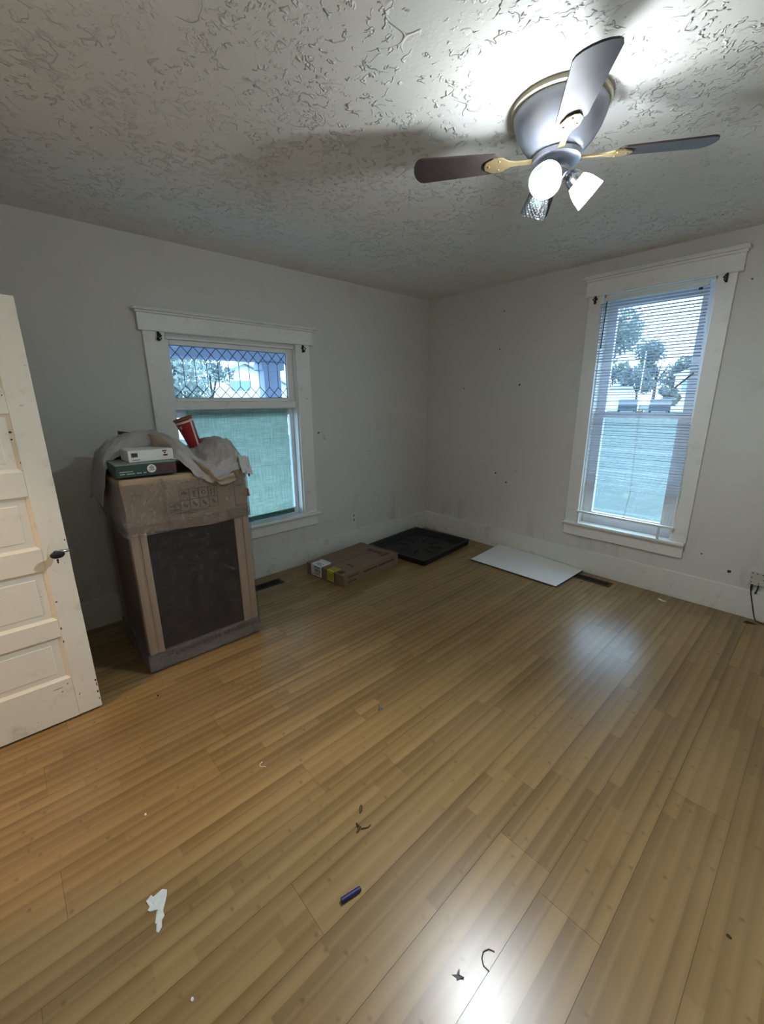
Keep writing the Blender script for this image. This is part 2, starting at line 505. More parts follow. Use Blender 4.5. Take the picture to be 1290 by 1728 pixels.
def m_bulb(name, col, st):
    t = NT(name); e = t.n('ShaderNodeEmission'); t.put(e.inputs[0], col); e.inputs[1].default_value = st
    return t.done(e.outputs[0])
M['bulb'] = m_bulb('bulb_glow', BULB_COLOR, BULB)
M['bulb_dim'] = m_bulb('dimmer_bulb_glow', BULB_COLOR, BULB*.22)
M['bulb_off'] = plain('unlit_bulb_glass', (.16, .17, .17), .35)
def m_grass():
    t = NT('lawn'); p = t.pos()
    col = t.mix(t.noise(p, 1.2, 5, .6), (.058, .082, .075), (.092, .118, .117))
    col = t.mix(t.ramp(t.noise(p, 3.5, 5, .65), .5, .7), col, (.12, .14, .13))
    return t.done(t.principled(col, .9, 0, .1, t.bump(t.noise(p, 14, 4), .8, .08)))
M['grass'] = m_grass()
def m_foliage(name, a, b_):
    t = NT(name); p = t.pos()
    col = t.mix(t.noise(p, 1.2, 3), a, b_)
    df = t.n('ShaderNodeBsdfDiffuse'); t.put(df.inputs[0], col)
    tl = t.n('ShaderNodeBsdfTranslucent'); t.put(tl.inputs[0], col)
    return t.done(t.mixs(.4, df.outputs[0], tl.outputs[0]))
M['leaves'] = m_foliage('dark_foliage', (.10, .13, .125), (.24, .28, .26))
M['leaves2'] = m_foliage('pale_foliage', (.18, .22, .195), (.34, .38, .34))

# ================================================================= SETTING
RX, FY, H = 4.35, -4.42, 2.6
WT = .16
# window openings
LY0, LY1, LZ0, LZ1 = -2.800, -1.748, .50, 1.992
BX0, BX1, BZ0, BZ1 = 1.862, 2.588, .455, 2.338
DX0, DX1, DZ1 = .985, 1.765, 2.0        # doorway in the front wall

w = MB()
w.box(-WT, 0, FY, LY0, 0, H).box(-WT, 0, LY1, 0, 0, H).box(-WT, 0, LY0, LY1, 0, LZ0).box(-WT, 0, LY0, LY1, LZ1, H)
wall_left = w.build('wall_left', M['wall'], kind='structure', label='plain greige wall with the leaded window')
w = MB()
w.box(-WT, BX0, 0, WT, 0, H).box(BX1, RX+WT, 0, WT, 0, H).box(BX0, BX1, 0, WT, 0, BZ0).box(BX0, BX1, 0, WT, BZ1, H)
wall_back = w.build('wall_back', M['wall'], kind='structure', label='greige wall with the tall window and blind')
w = MB(); w.box(RX, RX+WT, FY-WT, 0, 0, H)
w.build('wall_right', M['wall'], kind='structure', label='greige side wall behind the camera')
w = MB(); w.box(-WT, DX0, FY-WT, FY, 0, H).box(DX1, RX, FY-WT, FY, 0, H).box(DX0, DX1, FY-WT, FY, DZ1, H)
w.build('wall_front', M['wall'], kind='structure', label='greige wall with the open doorway')
w = MB(); w.box(-WT, RX+WT, FY-WT, WT, H, H+.12)
ceiling = w.build('ceiling', M['ceiling'], kind='structure', label='off-white ceiling with stomped plaster texture')
# adjoining hall seen by its warm light through the doorway
w = MB(); w.box(-.4, 3.2, -6.4, -6.3, 0, H); w.build('wall_hall_end', M['wall'], kind='structure')
w = MB(); w.box(-.5, -.4, -6.4, FY-WT, 0, H); w.build('wall_hall_left', M['wall'], kind='structure')
w = MB(); w.box(3.2, 3.3, -6.4, FY-WT, 0, H); w.build('wall_hall_right', M['wall'], kind='structure')
w = MB(); w.box(-.5, 3.3, -6.4, FY-WT, H, H+.1); w.build('ceiling_hall', M['wall'], kind='structure')
w = MB(); w.box(-.5, 3.3, -6.4, FY-WT, -.05, 0); w.build('floor_hall', M['door_edge'], kind='structure')

# floor and its laminate planks
w = MB(); w.box(-WT, RX+WT, FY-WT, WT, -.08, -.0125)
floor = w.build('floor', M['sub'], kind='structure', label='laminate floor with a bamboo strip print')
PW, PL = .191, 1.22
k0 = 2.958
xs = []
x = k0
while x > .005: x -= PW
x0 = x
prnd = random.Random(11)
ix = 0
fixed = {5: -3.10, 10: -3.07}
x = x0
while x < RX-.01:
    a, b = max(x, .004), min(x+PW, RX-.004)
    col_i = round((1.048-x)/PW)
    if col_i == 0: ys = -3.10
    elif abs(x-2.003) < .05: ys = -3.07
    else: ys = -3.1 + prnd.choice([.18, .33, .41, .52, .66, .74, .85, .97, 1.07])
    ys = ys - PL*3
    while ys < 0:
        c, d = max(ys, FY-.1), min(ys+PL, -.004)
        if d - c > .02:
            g = .0004
            m = MB(); m.box(g, b-a-g, g, d-c-g, -.012, 0)
            o = m.build('plank', M['floor'], floor)
            o.location = (a, c, 0)
        ys += PL
    x += PW; ix += 1

# baseboards (with a small quarter bead at the top)
def baseboard(name, x0, x1, y0, y1, h, label):
    m = MB()
    m.box(x0, x1, y0, y1, 0, h, bev=.004, seg=2)
    return m.build(name, M['base'], kind='structure', label=label)
baseboard('baseboard_left', .0, .022, FY, 0, .212, 'tall scuffed white baseboard under the leaded window')
baseboard('baseboard_back', .022, RX, -.022, 0, .212, 'tall scuffed white baseboard under the blind')
baseboard('baseboard_right', RX-.022, RX, FY, -.022, .212, 'white baseboard beside the camera')

# ---------------------------------------------------------------- window_1: leaded transom window in the left wall
win1 = setting('window_1', 'white cased window with leaded transom over a green shade', 'window')
def part(mb, name, mat, parent, **kw): return mb.build(name, mat, parent, **kw)
m = MB(); m.box(0, .022, -2.938, -2.800, .505, 2.018, bev=.003); part(m, 'side_casing', M['trim'], win1)
m = MB(); m.box(0, .022, -1.748, -1.612, .505, 2.018, bev=.003); part(m, 'side_casing', M['trim'], win1)
m = MB(); m.box(0, .030, -2.962, -1.575, 2.018, 2.130, bev=.003).box(0, .036, -2.965, -1.572, 2.016, 2.026, bev=.003)
part(m, 'head_board', M['trim'], win1)
m = MB(); m.box(0, .045, -2.972, -1.566, 2.128, 2.142, bev=.004, seg=2).box(0, .060, -2.986, -1.552, 2.142, 2.152, bev=.004, seg=2).box(0, .050, -2.978, -1.56, 2.152, 2.163, bev=.003)
part(m, 'crown_cap', M['trim'], win1)
m = MB(); m.box(-.05, .055, -2.962, -1.592, .482, .506, bev=.006, seg=2); part(m, 'stool', M['trim'], win1)
m = MB(); m.box(0, .024, -2.945, -1.61, .380, .482, bev=.003); part(m, 'apron', M['trim'], win1)
m = MB(); m.box(-WT, 0, LY0-.001, LY0+.012, LZ0, LZ1).box(-WT, 0, LY1-.012, LY1+.001, LZ0, LZ1).box(-WT, 0, LY0, LY1, LZ1-.012, LZ1+.001).box(-WT-.03, -.05, LY0, LY1, LZ0-.03, LZ0+.004)
part(m, 'jamb', M['trim'], win1)
# transom sash
GY0, GY1, GZ0, GZ1 = -2.764, -1.815, 1.574, 1.944
tx0, tx1 = -.068, -.030
m = MB(); m.box(tx0, tx1, LY0+.012, GY0, 1.545, 1.98, bev=.003).box(tx0, tx1, GY1, LY1-.012, 1.545, 1.98, bev=.003)
m.box(tx0, tx1, GY0, GY1, GZ1, 1.98, bev=.003).box(tx0, tx1, GY0, GY1, 1.545, GZ0, bev=.003)
ts = part(m, 'transom_sash', M['trim'], win1)
m = MB(); m.box(-.09, -.012, LY0+.012, LY1-.012, 1.488, 1.546, bev=.004); part(m, 'transom_bar', M['trim'], win1)
# leaded glass: every quarry its own pane
n_ = 11; pit = (GY1-GY0)/n_
zt, zb = GZ1-.098, GZ0+.088
zmt, zmb = (GZ1+zt)/2, (GZ0+zb)/2
gx = -.050
def Y(k): return GY0 + pit*k
def pane(poly, jitter=0):
    cy = sum(p[0] for p in poly)/len(poly); cz = sum(p[1] for p in poly)/len(poly)
    mm = MB()
    a, b = rnd.uniform(-.02, .02), rnd.uniform(-.02, .02)
    front = [mm.bm.verts.new((gx+.0015+a*(y-cy)+b*(z-cz), y, z)) for y, z in poly]
    back = [mm.bm.verts.new((gx-.0015+a*(y-cy)+b*(z-cz), y, z)) for y, z in poly]
    mm.bm.faces.new(front); mm.bm.faces.new(back[::-1])
    for k in range(len(poly)): mm.bm.faces.new((front[k], front[(k+1) % len(poly)], back[(k+1) % len(poly)], back[k]))
    return mm.build('pane', M['leaded_glass'], ts)
def clampk(k): return min(max(k, 0), n_)
for k in range(0, n_):
    hexp = [(Y(k), zb), (Y(k+.5), zmb), (Y(k+1), zb), (Y(k+1), zt), (Y(k+.5), zmt), (Y(k), zt)]
    pane(hexp)
    pane([(Y(k), GZ1), (Y(k+.5), zmt), (Y(k+1), GZ1)])
    pane([(Y(k), GZ0), (Y(k+1), GZ0), (Y(k+.5), zmb)])
for k in range(0, n_+1):
    for z_in, z_m, z_o in ((zt, zmt, GZ1), (zb, zmb, GZ0)):
        if k == 0: pane([(Y(0), z_in), (Y(.5), z_m), (Y(0), z_o)])
        elif k == n_: pane([(Y(n_), z_in), (Y(n_-.5), z_m), (Y(n_), z_o)])
        else: pane([(Y(k), z_in), (Y(k+.5), z_m), (Y(k), z_o), (Y(k-.5), z_m)])
lead = MB()
def came(p, q, wd=.0028):
    lead.tube([(gx, p[0], p[1]), (gx, q[0], q[1])], wd, 6)
for k in range(1, n_): came((Y(k), zt), (Y(k), zb))
for k in range(0, n_+1):
    for z_in, z_o in ((zt, GZ1), (zb, GZ0)):
        if k < n_: came((Y(k), z_in), (Y(k+1), z_o))
        if k > 0: came((Y(k), z_in), (Y(k-1), z_o))
for a, b in (((GY0, GZ0), (GY1, GZ0)), ((GY0, GZ1), (GY1, GZ1)), ((GY0, GZ0), (GY0, GZ1)), ((GY1, GZ0), (GY1, GZ1))): came(a, b, .004)
lead.build('lead_came', plain('grey_lead', (.05, .06, .08), .5, metal=.5), ts, smooth=True)
# lower sash
m = MB(); m.box(-.105, -.07, LY0+.012, -2.762, .505, 1.488, bev=.003).box(-.105, -.07, -1.795, LY1-.012, .505, 1.488, bev=.003)
m.box(-.105, -.07, -2.762, -1.795, 1.43, 1.488, bev=.003).box(-.105, -.07, -2.762, -1.795, .505, .57, bev=.003)
ls = part(m, 'lower_sash', M['sash'], win1)
m = MB(); m.box(-.09, -.086, -2.765, -1.79, .565, 1.435); part(m, 'pane', M['glass'], ls)

# green woven shade
sh = thing('roman_shade', 'green woven roman shade drawn down over the lower sash of the leaded window', 'window shade', (-.02, -2.272, 1.46))
rows = []
for iz in range(61):
    z = 1.458 - iz*(.915/60)
    wav = .004*math.sin(iz*.9) + (.006 if iz % 15 == 0 else 0)
    row = []
    for iy in range(41):
        y = -2.70 + iy*(.855/40)
        row.append((-.030+wav+.006*noise.noise((y*3, z*5, 0)), y + .006*noise.noise((y, z*9, 4)) + (.004*noise.noise((0, z*40, 1)) if iy in (0, 40) else 0), z))
    rows.append(row)
m = MB(); m.grid(rows, .0012)
o = m.build('shade_fabric', M['shade'], None, smooth=True); o.parent = sh; o.matrix_parent_inverse = Matrix.Translation((.02, 2.272, -1.46))
m = MB(); m.box(-.045, -.016, -2.70, -1.845, 1.452, 1.484, bev=.004)
o = m.build('head_fold', M['shade'], None); o.parent = sh; o.matrix_parent_inverse = Matrix.Translation((.02, 2.272, -1.46))
m = MB(); m.tube([(-.024, -2.70, .545), (-.022, -2.3, .541), (-.024, -1.842, .548)], [.014, .015, .014], 12)
m.tube([(-.016, -2.70, .566), (-.015, -2.3, .562), (-.016, -1.845, .570)], .009, 10)
o = m.build('bottom_roll', plain('folded_green_fabric', (.09, .19, .17), .85, var=.2, scale=40), None, smooth=True); o.parent = sh; o.matrix_parent_inverse = Matrix.Translation((.02, 2.272, -1.46))

# ---------------------------------------------------------------- window_2: tall window in the back wall
win2 = setting('window_2', 'tall white cased double-hung window behind a blind', 'window')
m = MB(); m.box(1.748, 1.862, -.022, 0, .46, 2.345, bev=.003); part(m, 'side_casing', M['trim'], win2)
m = MB(); m.box(2.588, 2.694, -.022, 0, .46, 2.345, bev=.003); part(m, 'side_casing', M['trim'], win2)
m = MB(); m.box(1.722, 2.720, -.030, 0, 2.345, 2.455, bev=.003).box(1.716, 2.724, -.036, 0, 2.343, 2.353, bev=.003)
part(m, 'head_board', M['trim'], win2)
m = MB(); m.box(1.712, 2.728, -.045, 0, 2.452, 2.470, bev=.004, seg=2).box(1.700, 2.738, -.060, 0, 2.470, 2.484, bev=.004, seg=2).box(1.706, 2.732, -.050, 0, 2.484, 2.498, bev=.003)
part(m, 'crown_cap', M['trim'], win2)
m = MB(); m.box(1.738, 2.690, -.055, .05, .437, .461, bev=.006, seg=2); part(m, 'stool', M['trim'], win2)
m = MB(); m.box(1.745, 2.684, -.024, 0, .334, .437, bev=.003); part(m, 'apron', M['trim'], win2)
m = MB(); m.box(BX0-.001, BX0+.012, 0, WT, BZ0, BZ1).box(BX1-.012, BX1+.001, 0, WT, BZ0, BZ1).box(BX0, BX1, 0, WT, BZ1-.012, BZ1+.001).box(BX0, BX1, .05, WT+.03, BZ0-.03, BZ0+.004)
part(m, 'jamb', M['trim'], win2)
# upper sash (outer)
m = MB(); m.box(BX0+.012, 1.945, .085, .12, 1.40, 2.326, bev=.003).box(2.50, BX1-.012, .085, .12, 1.40, 2.326, bev=.003)
m.box(1.945, 2.50, .085, .12, 2.255, 2.326, bev=.003).box(1.945, 2.50, .085, .12, 1.40, 1.436, bev=.003)
us = part(m, 'upper_sash', M['sash'], win2)
m = MB(); m.box(1.943, 2.502, .100, .104, 1.434, 2.257); part(m, 'pane', M['glass'], us)
m = MB(); m.box(BX0+.012, 1.952, .045, .082, .46, 1.438, bev=.003).box(2.488, BX1-.012, .045, .082, .46, 1.438, bev=.003)
m.box(1.952, 2.488, .045, .082, 1.392, 1.438, bev=.003).box(1.952, 2.488, .045, .082, .46, .565, bev=.003)
ls2 = part(m, 'lower_sash', M['sash'], win2)
m = MB(); m.box(1.950, 2.490, .062, .066, .563, 1.394); part(m, 'pane', M['glass'], ls2)
m = MB(); m.box(2.20, 2.25, .03, .05, 1.438, 1.452, bev=.003).tube([(2.225, .045, 1.445), (2.245, .02, 1.455)], .005, 8)
part(m, 'sash_lock', M['brass'], win2)

# mini blind
bl = thing('window_blind', 'white aluminium mini blind with open slats hanging in front of the tall window', 'blind', (2.22, -.045, 2.32))
inv = Matrix.Translation((-2.22, .045, -2.32))
def bpart(mb, name, mat, label=None, smooth=False):
    o = mb.build(name, mat, None, smooth=smooth, label=label); o.parent = bl; o.matrix_parent_inverse = inv; return o
m = MB(); m.box(1.895, 2.556, -.062, -.028, 2.288, 2.316, bev=.003).box(1.900, 2.550, -.066, -.060, 2.286, 2.290)
bpart(m, 'headrail', M['white_plastic'])
# one curved slat mesh shared by all
NS = 68
sm = MB()
rows = []
for iu in range(5):
    u = iu/4-.5
    rows.append([(xx, u*.0268, .0016*(1-4*u*u)) for xx in (-.352, -.12, .12, .352)])
sm.grid(rows, .0004)
slat0 = sm.build('slat', M['slat'], None, smooth=True)
srnd = random.Random(5)
for k in range(NS):
    o = slat0 if k == 0 else slat0.copy()
    if k: COL.objects.link(o)
    z = 2.268 - k*.0217
    if k >= 26: z -= .0035*math.sin(k*1.7)
    o.parent = bl; o.matrix_parent_inverse = inv
    o.location = (2.208 + .048*(k/NS) + srnd.uniform(-.003, .003), -.045, z + srnd.uniform(-.0012, .0012))
    tilt = -R(14) + srnd.uniform(-.05, .05)
    sag = srnd.uniform(-.004, .004)
    if k in (21, 22, 35, 40, 41, 52, 60): sag += srnd.choice([-.014, .012, .016]); tilt += .25
    o.rotation_euler = (tilt, sag, 0)
for xx in (1.935, 2.222, 2.51):
    m = MB()
    for dy in (-.0125, .0125):
        m.tube([(xx, -.045+dy, 2.29), (xx+.022, -.045+dy, 1.5), (xx+.045, -.045+dy, .80), (xx+.02, -.045+dy*.5, .565)], .0011, 5)
    bpart(m, 'ladder_cord', M['white_plastic'])
for xx in (1.90, 1.945, 2.575, 2.60):
    m = MB(); m.tube([(xx, -.05, .80), (xx-.02, -.05, .57)], .0015, 5)
    bpart(m, 'loose_cord', M['white_plastic'])
m = MB(); m.box(1.858, 2.608, -.062, -.034, .560, .576, bev=.003)
bpart(m, 'bottom_rail', M['white_plastic'])
for xx in (1.87, 2.50):
    m = MB(); m.box(xx, xx+.014, -.060, -.034, .462, .56, bev=.002); bpart(m, 'hold_down_bracket', M['white_plastic'])
m = MB(); m.tube([(1.912, -.068, 2.285), (1.909, -.072, 2.27), (1.905, -.074, 1.935)], [.002, .004, .004], 8)
bpart(m, 'tilt_wand', M['dark_metal'], 'dark tilt wand')
m = MB(); m.box(-.072, .072, -.002, .002, -.006, .006, M=T(2.508, -.066, 1.668, 0, R(-45), 0))
bpart(m, 'broken_slat', plain('grey_slat_piece', (.16, .17, .18), .5), 'snapped slat hanging diagonally')
m = MB(); m.box(2.50, 2.525, -.068, -.058, 2.262, 2.276, bev=.003)
bpart(m, 'cord_lock', M['black'])

# curtain rod hooks on the casings
def hook(loc, rot, label, flip=1, three=False):
    h = thing('curtain_rod_bracket', label, 'bracket', loc, 0, 'black curtain rod brackets', rot)
    m = MB()
    m.box(-.006, .006, -.012, 0, -.03, .03, bev=.002)
    m.sphere((0, -.014, .020), .008, 10).sphere((flip*.014, -.014, .004), .007, 10)
    m.build('bracket_plate', M['dark_metal'], h, smooth=True)
    m = MB(); m.tube([(0, -.01, .018), (flip*.006, -.035, .012), (-flip*.006, -.045, -.002), (flip*.008, -.04, -.016), (0, -.03, -.03)], [.004, .004, .004, .004, .003], 8)
    m.build('hook', M['dark_metal'], h, smooth=True)
    if three:
        m = MB(); m.sphere((-flip*.008, -.016, -.018), .009, 10).build('knob', M['dark_metal'], h, smooth=True)
hook((.022, -2.842, 1.985), (0, 0, R(90)), 'black bracket on the left casing of the leaded window', 1, True)
hook((.022, -1.683, 1.985), (0, 0, R(90)), 'black bracket on the right casing of the leaded window', -1, True)
hook((1.802, -.022, 2.315), (0, 0, 0), 'black bracket on the left casing of the tall window')
hook((2.640, -.022, 2.318), (0, 0, 0), 'black bracket on the right casing of the tall window', -1)

# ---------------------------------------------------------------- door_1: open panelled door
door = setting('door_1', 'open white panelled door with chipped paint and black knob', 'door')
DXF, DT = .980, .036             # front face plane x, thickness
dy1, dy0 = -3.643, -4.405        # latch edge, hinge edge
zb_, zt_ = .012, 1.966
st_w = .098
panels = [(.232, .462), (.549, .803), (.906, 1.153), (1.260, 1.506), (1.600, 1.850)]
m = MB(); m.box(DXF-DT, DXF, dy1-st_w, dy1, zb_, zt_, bev=.002); m.build('stile', M['door'], door)
m = MB(); m.box(DXF-DT, DXF, dy0, dy0+st_w, zb_, zt_, bev=.002); m.build('stile', M['door'], door)
edges = [zb_] + [v for p in panels for v in p] + [zt_]
for k in range(0, len(edges), 2):
    m = MB(); m.box(DXF-DT, DXF, dy0+st_w, dy1-st_w, edges[k], edges[k+1]); m.build('rail', M['door'], door)
for z0, z1 in panels:
    m = MB()
    a, b = dy0+st_w, dy1-st_w
    xin = DXF-.012
    m.box(DXF-DT+.010, xin, a, b, z0, z1)
    # sloped sticking round the panel
    s_ = .014
    for side in (0, 1):
        o_ = [(a, z0), (b, z0), (b, z1), (a, z1)]; i_ = [(a+s_, z0+s_), (b-s_, z0+s_), (b-s_, z1-s_), (a+s_, z1-s_)]
        xo, xi = (DXF-.002, xin+.001) if side == 0 else (DXF-DT+.002, DXF-DT+.009)
        O = [m.bm.verts.new((xo, y, z)) for y, z in o_]; I = [m.bm.verts.new((xi, y, z)) for y, z in i_]
        for k in range(4): m.bm.faces.new((O[k], O[(k+1) % 4], I[(k+1) % 4], I[k]))
    # shallow raised field
    m.box(xin-.002, xin+.003, a+.045, b-.045, z0+.038, z1-.038, bev=.0025)
    m.build('panel', M['door'], door)
# latch set
m = MB(); m.prism([(.030*math.cos(t_)*(1 if abs(math.sin(t_)) < .8 else .9), .078*math.sin(t_)) for t_ in [2*PI*k/28 for k in range(28)]], .003,
        M=Matrix(((0, 0, 1, DXF), (1, 0, 0, -3.692), (0, 1, 0, .858), (0, 0, 0, 1))))
esc = m.build('escutcheon', M['door'], door)
m = MB(); kM = Matrix(((0, 0, 1, DXF), (1, 0, 0, -3.690), (0, 1, 0, .880), (0, 0, 0, 1)))
m.lathe([(0, .0), (.013, .0), (.013, .010), (.008, .014), (.008, .030), (.014, .036), (.025, .044), (.028, .052), (.024, .060), (.012, .064), (0, .064)], 24, M=kM @ Matrix.Diagonal((1.0, .62, 1, 1)))
m.build('door_knob', M['black'], door, smooth=True, label='dark oval door knob')
m = MB(); m.tube([(DXF+.030, -3.690, .884), (DXF+.034, -3.668, .888), (DXF+.022, -3.645, .884)], [.009, .008, .006], 10)
m.build('knob_shank', M['chrome'], door, smooth=True)
m = MB(); kM2 = Matrix(((0, 0, -1, DXF-DT), (1, 0, 0, -3.690), (0, 1, 0, .880), (0, 0, 0, 1)))
m.lathe([(0, .0), (.013, .0), (.013, .010), (.008, .014), (.008, .030), (.014, .036), (.025, .044), (.028, .052), (.024, .060), (.012, .064), (0, .064)], 24, M=kM2)
m.build('door_knob', M['brass'], door, smooth=True, label='brass knob on the far face')
m = MB(); m.box(DXF+.0025, DXF+.0045, -3.694, -3.688, .826, .842).sphere((DXF+.003, -3.691, .842), (.002, .005, .005), 10)
m.build('keyhole', M['void'], door)
m = MB(); m.box(DXF-DT+.008, DXF-.008, dy1-.001, dy1+.0015, .82, .94); m.build('latch_plate', M['door_edge'], door)
# bare wood chips in the paint
m = MB()
for y, z, a, b in [(-3.650, .10, .004, .010), (-3.648, .145, .003, .012), (-3.649, .17, .005, .006), (-3.648, .06, .003, .005), (-3.750, 1.43, .006, .006), (-3.752, 1.40, .004, .004),
                 (-3.730, .64, .005, .004), (-3.735, .50, .003, .008), (-3.737, .43, .003, .008), (-3.80, .195, .03, .0015), (-3.76, .205, .004, .003), (-3.90, .06, .002, .002), (-3.65, .93, .003, .006),
                 (-3.741, 1.30, .003, .003), (-3.75, 1.58, .003, .003)]:
    m.prism([(a*math.cos(t_)*rnd.uniform(.6, 1.1), b*math.sin(t_)*rnd.uniform(.6, 1.1)) for t_ in [2*PI*k/8 for k in range(8)]], .0006,
            M=Matrix(((0, 0, 1, DXF+.0002), (1, 0, 0, y), (0, 1, 0, z), (0, 0, 0, 1))))
m.build('paint_chip', M['vent'], door, kind='stuff')
m = MB()
for z in (.25, 1.0, 1.72): m.tube([(DXF-.002, dy0-.004, z-.04), (DXF-.002, dy0-.004, z+.04)], .006, 8)
m.build('hinge', M['dark_metal'], door)

# nail holes, scuffs on the walls and ceiling
def wallmark(parent, kind_, u, z, r_, name='nail_hole', mat=None):
    m = MB()
    if kind_ == 'L': Mx = Matrix(((0, 0, 1, .0), (1, 0, 0, u), (0, 1, 0, z), (0, 0, 0, 1)))
    elif kind_ == 'B': Mx = Matrix(((1, 0, 0, u), (0, 0, -1, 0.), (0, 1, 0, z), (0, 0, 0, 1)))
    else: Mx = Matrix(((1, 0, 0, u), (0, 1, 0, z), (0, 0, -1, H), (0, 0, 0, 1)))
    m.prism([(r_*math.cos(t_)*rnd.uniform(.7, 1.2), r_*math.sin(t_)*rnd.uniform(.7, 1.2)) for t_ in [2*PI*k/8 for k in range(8)]], .0012, M=Mx)
    m.build(name, mat or M['vent'], parent)
MARKS_L = [(-.424, 1.585, .005), (-.80, 1.24, .005), (-.92, 1.03, .005)]
for u, z, r_ in MARKS_L: wallmark(wall_left, 'L', u, z, r_)
MARKS_B = [(.95, 2.36, .007), (.93, 2.02, .008), (.52, 1.66, .007), (1.17, 1.68, .009), (.97, .80, .009), (1.10, .72, .01), (1.20, .85, .005), (2.98, .31, .012), (2.80, .40, .006), (2.77, 2.29, .006)]
for u, z, r_ in MARKS_B: wallmark(wall_back, 'B', u, z, r_)

# ---------------------------------------------------------------- ceiling fan
FC = Vector((2.41, -2.03))
fan = thing('ceiling_fan', 'pewter hugger ceiling fan with four dark blades and three glass lamp shades', 'ceiling fan', (FC.x, FC.y, H))
m = MB(); m.lathe([(0, -.0), (.172, -.0), (.176, -.006), (.176, -.016), (.168, -.020), (0, -.020)], 48); m.build('ceiling_ring', M['cream'], fan, smooth=True)
m = MB(); m.lathe([(0, -.018), (.162, -.018), (.166, -.024), (.163, -.045), (.150, -.080), (.128, -.115), (.103, -.142), (.084, -.155), (0, -.155)], 64)
m.build('motor_housing', M['steel'], fan, smooth=True, angle=60)
m = MB(); m.lathe([(0, -.155), (.078, -.155), (.088, -.160), (.088, -.176), (.074, -.182), (.050, -.186), (0, -.186)], 48)
m.build('blade_hub', M['steel'], fan, smooth=True, angle=50)
BZ = -.165
def blade_outline():
    pts = []
    L0, L1 = .215, .545
    w0, w1 = .050, .064
    for k in range(9):
        a = PI/2 + PI*k/8
        pts.append((L0 + .02*math.cos(a)+.02, w0*math.sin(a)))
    for k in range(9):
        a = -PI/2 + PI*k/8
        pts.append((L1-.035 + .035*math.cos(a), w1*math.sin(a)*(1 if abs(math.sin(a)) < 1 else 1)))
    return pts
for k, az in enumerate((-143, -53, 37, 127)):
    Mz = Matrix.Rotation(R(az), 4, 'Z')
    pitchM = Mz @ Matrix.Translation((0, 0, BZ)) @ Matrix.Rotation(R(11), 4, 'X')
    m = MB(); m.prism(blade_outline(), .006, M=pitchM)
    m.build('blade', M['blade'], fan)
    m = MB()
    m.prism([(.07, -.012), (.15, -.009), (.175, -.016), (.20, -.034), (.235, -.036), (.262, -.020), (.268, 0), (.262, .020), (.235, .036), (.20, .034), (.175, .016), (.15, .009), (.07, .012)], .005,
            M=Mz @ Matrix.Translation((0, 0, BZ-.006)) @ Matrix.Rotation(R(11), 4, 'X'))
    for px_, py_ in ((.212, .022), (.212, -.022), (.25, 0)):
        m.sphere((px_, py_, -.001), (.005, .005, .003), 8, M=Mz @ Matrix.Translation((0, 0, BZ-.006)) @ Matrix.Rotation(R(11), 4, 'X'))
    m.build('blade_iron', M['brass'], fan)
# light kit
m = MB(); m.lathe([(0, -.186), (.036, -.186), (.040, -.194), (.052, -.204), (.054, -.222), (.042, -.236), (.020, -.244), (.010, -.252), (0, -.254)], 40)
m.build('light_fitter', M['chrome'], fan, smooth=True, angle=50)
for k, (az, lit) in enumerate(((45, True), (165, False), (285, True))):
    d = Vector((math.cos(R(az)), math.sin(R(az)), 0))
    tilt = R(50 if lit else 26)        # angle from straight down
    if az == 165: tilt = R(24)
    ax = (d*math.sin(tilt) + Vector((0, 0, -1))*math.cos(tilt)).normalized()
    base = Vector((0, 0, -.210)) + d*.046
    if az == 165: base = Vector((0, 0, -.214)) + d*.050
    q = Vector((0, 0, 1)).rotation_difference(ax).to_matrix().to_4x4()
    m = MB(); m.tube([Vector((0, 0, -.212))+d*.030, base, base+ax*.012], [.010, .011, .013], 12)
    m.build('lamp_arm', M['chrome'], fan, smooth=True)
    Mx = Matrix.Translation(base + ax*.010) @ q
    m = MB(); m.lathe([(0, 0), (.016, 0), (.026, .010), (.032, .024), (.034, .040), (.031, .042), (.028, .030), (0, .028)], 28, M=Mx)  # cup made wider to keep upward bulb light off the ceiling
    m.build('lamp_socket', M['chrome'], fan, smooth=True)
    # bell shade with thickness
    outer = [(.029, .030), (.0305, .036), (.038, .048), (.047, .070), (.052, .095), (.056, .118)]
    inner = [(r_-.003, z_) for r_, z_ in outer[::-1]]
    so = MB(); so.lathe(outer+inner, 40, closed=True)
    o = so.build('glass_shade', M['lit_shade'] if lit else M['ribbed'], fan, smooth=True, label=None if lit else 'unlit clear ribbed glass shade')
    o.matrix_local = Mx
    m = MB(); m.sphere((0, 0, .068), (.024, .024, .026), 20, M=Mx).lathe([(.010, .028), (.012, .036), (.018, .050), (.020, .056)], 16, M=Mx)
    m.build('bulb', (M['bulb'] if az == 285 else M['bulb_dim']) if lit else M['bulb_off'], fan, smooth=True)

# ---------------------------------------------------------------- outlets and hooks on the walls
o1 = thing('wall_outlet', 'white duplex outlet plate above the baseboard beside the leaded window', 'outlet', (0, -1.145, .345))
m = MB(); m.box(0, .006, -.036, .036, -.057, .057, bev=.002, seg=2); m.build('cover_plate', M['white_plastic'], o1)
for dz in (-.024, .024):
    m = MB(); m.box(.005, .008, -.017, .017, dz-.015, dz+.015, bev=.002); f = m.build('receptacle', plain('grey_socket_face', (.42, .42, .40), .5), o1)  # receptacle faces greyer than the cover plate
    m = MB(); m.box(.0078, .009, -.009, -.006, dz-.004, dz+.006).box(.0078, .009, .006, .009, dz-.004, dz+.006).sphere((.0085, 0, dz-.009), (.001, .003, .003), 8)
    m.build('slot', M['void'], f)
o2 = thing('surface_outlet', 'beige surface outlet box above the baseboard with a dark cord plugged in', 'outlet', (3.150, 0, .312))
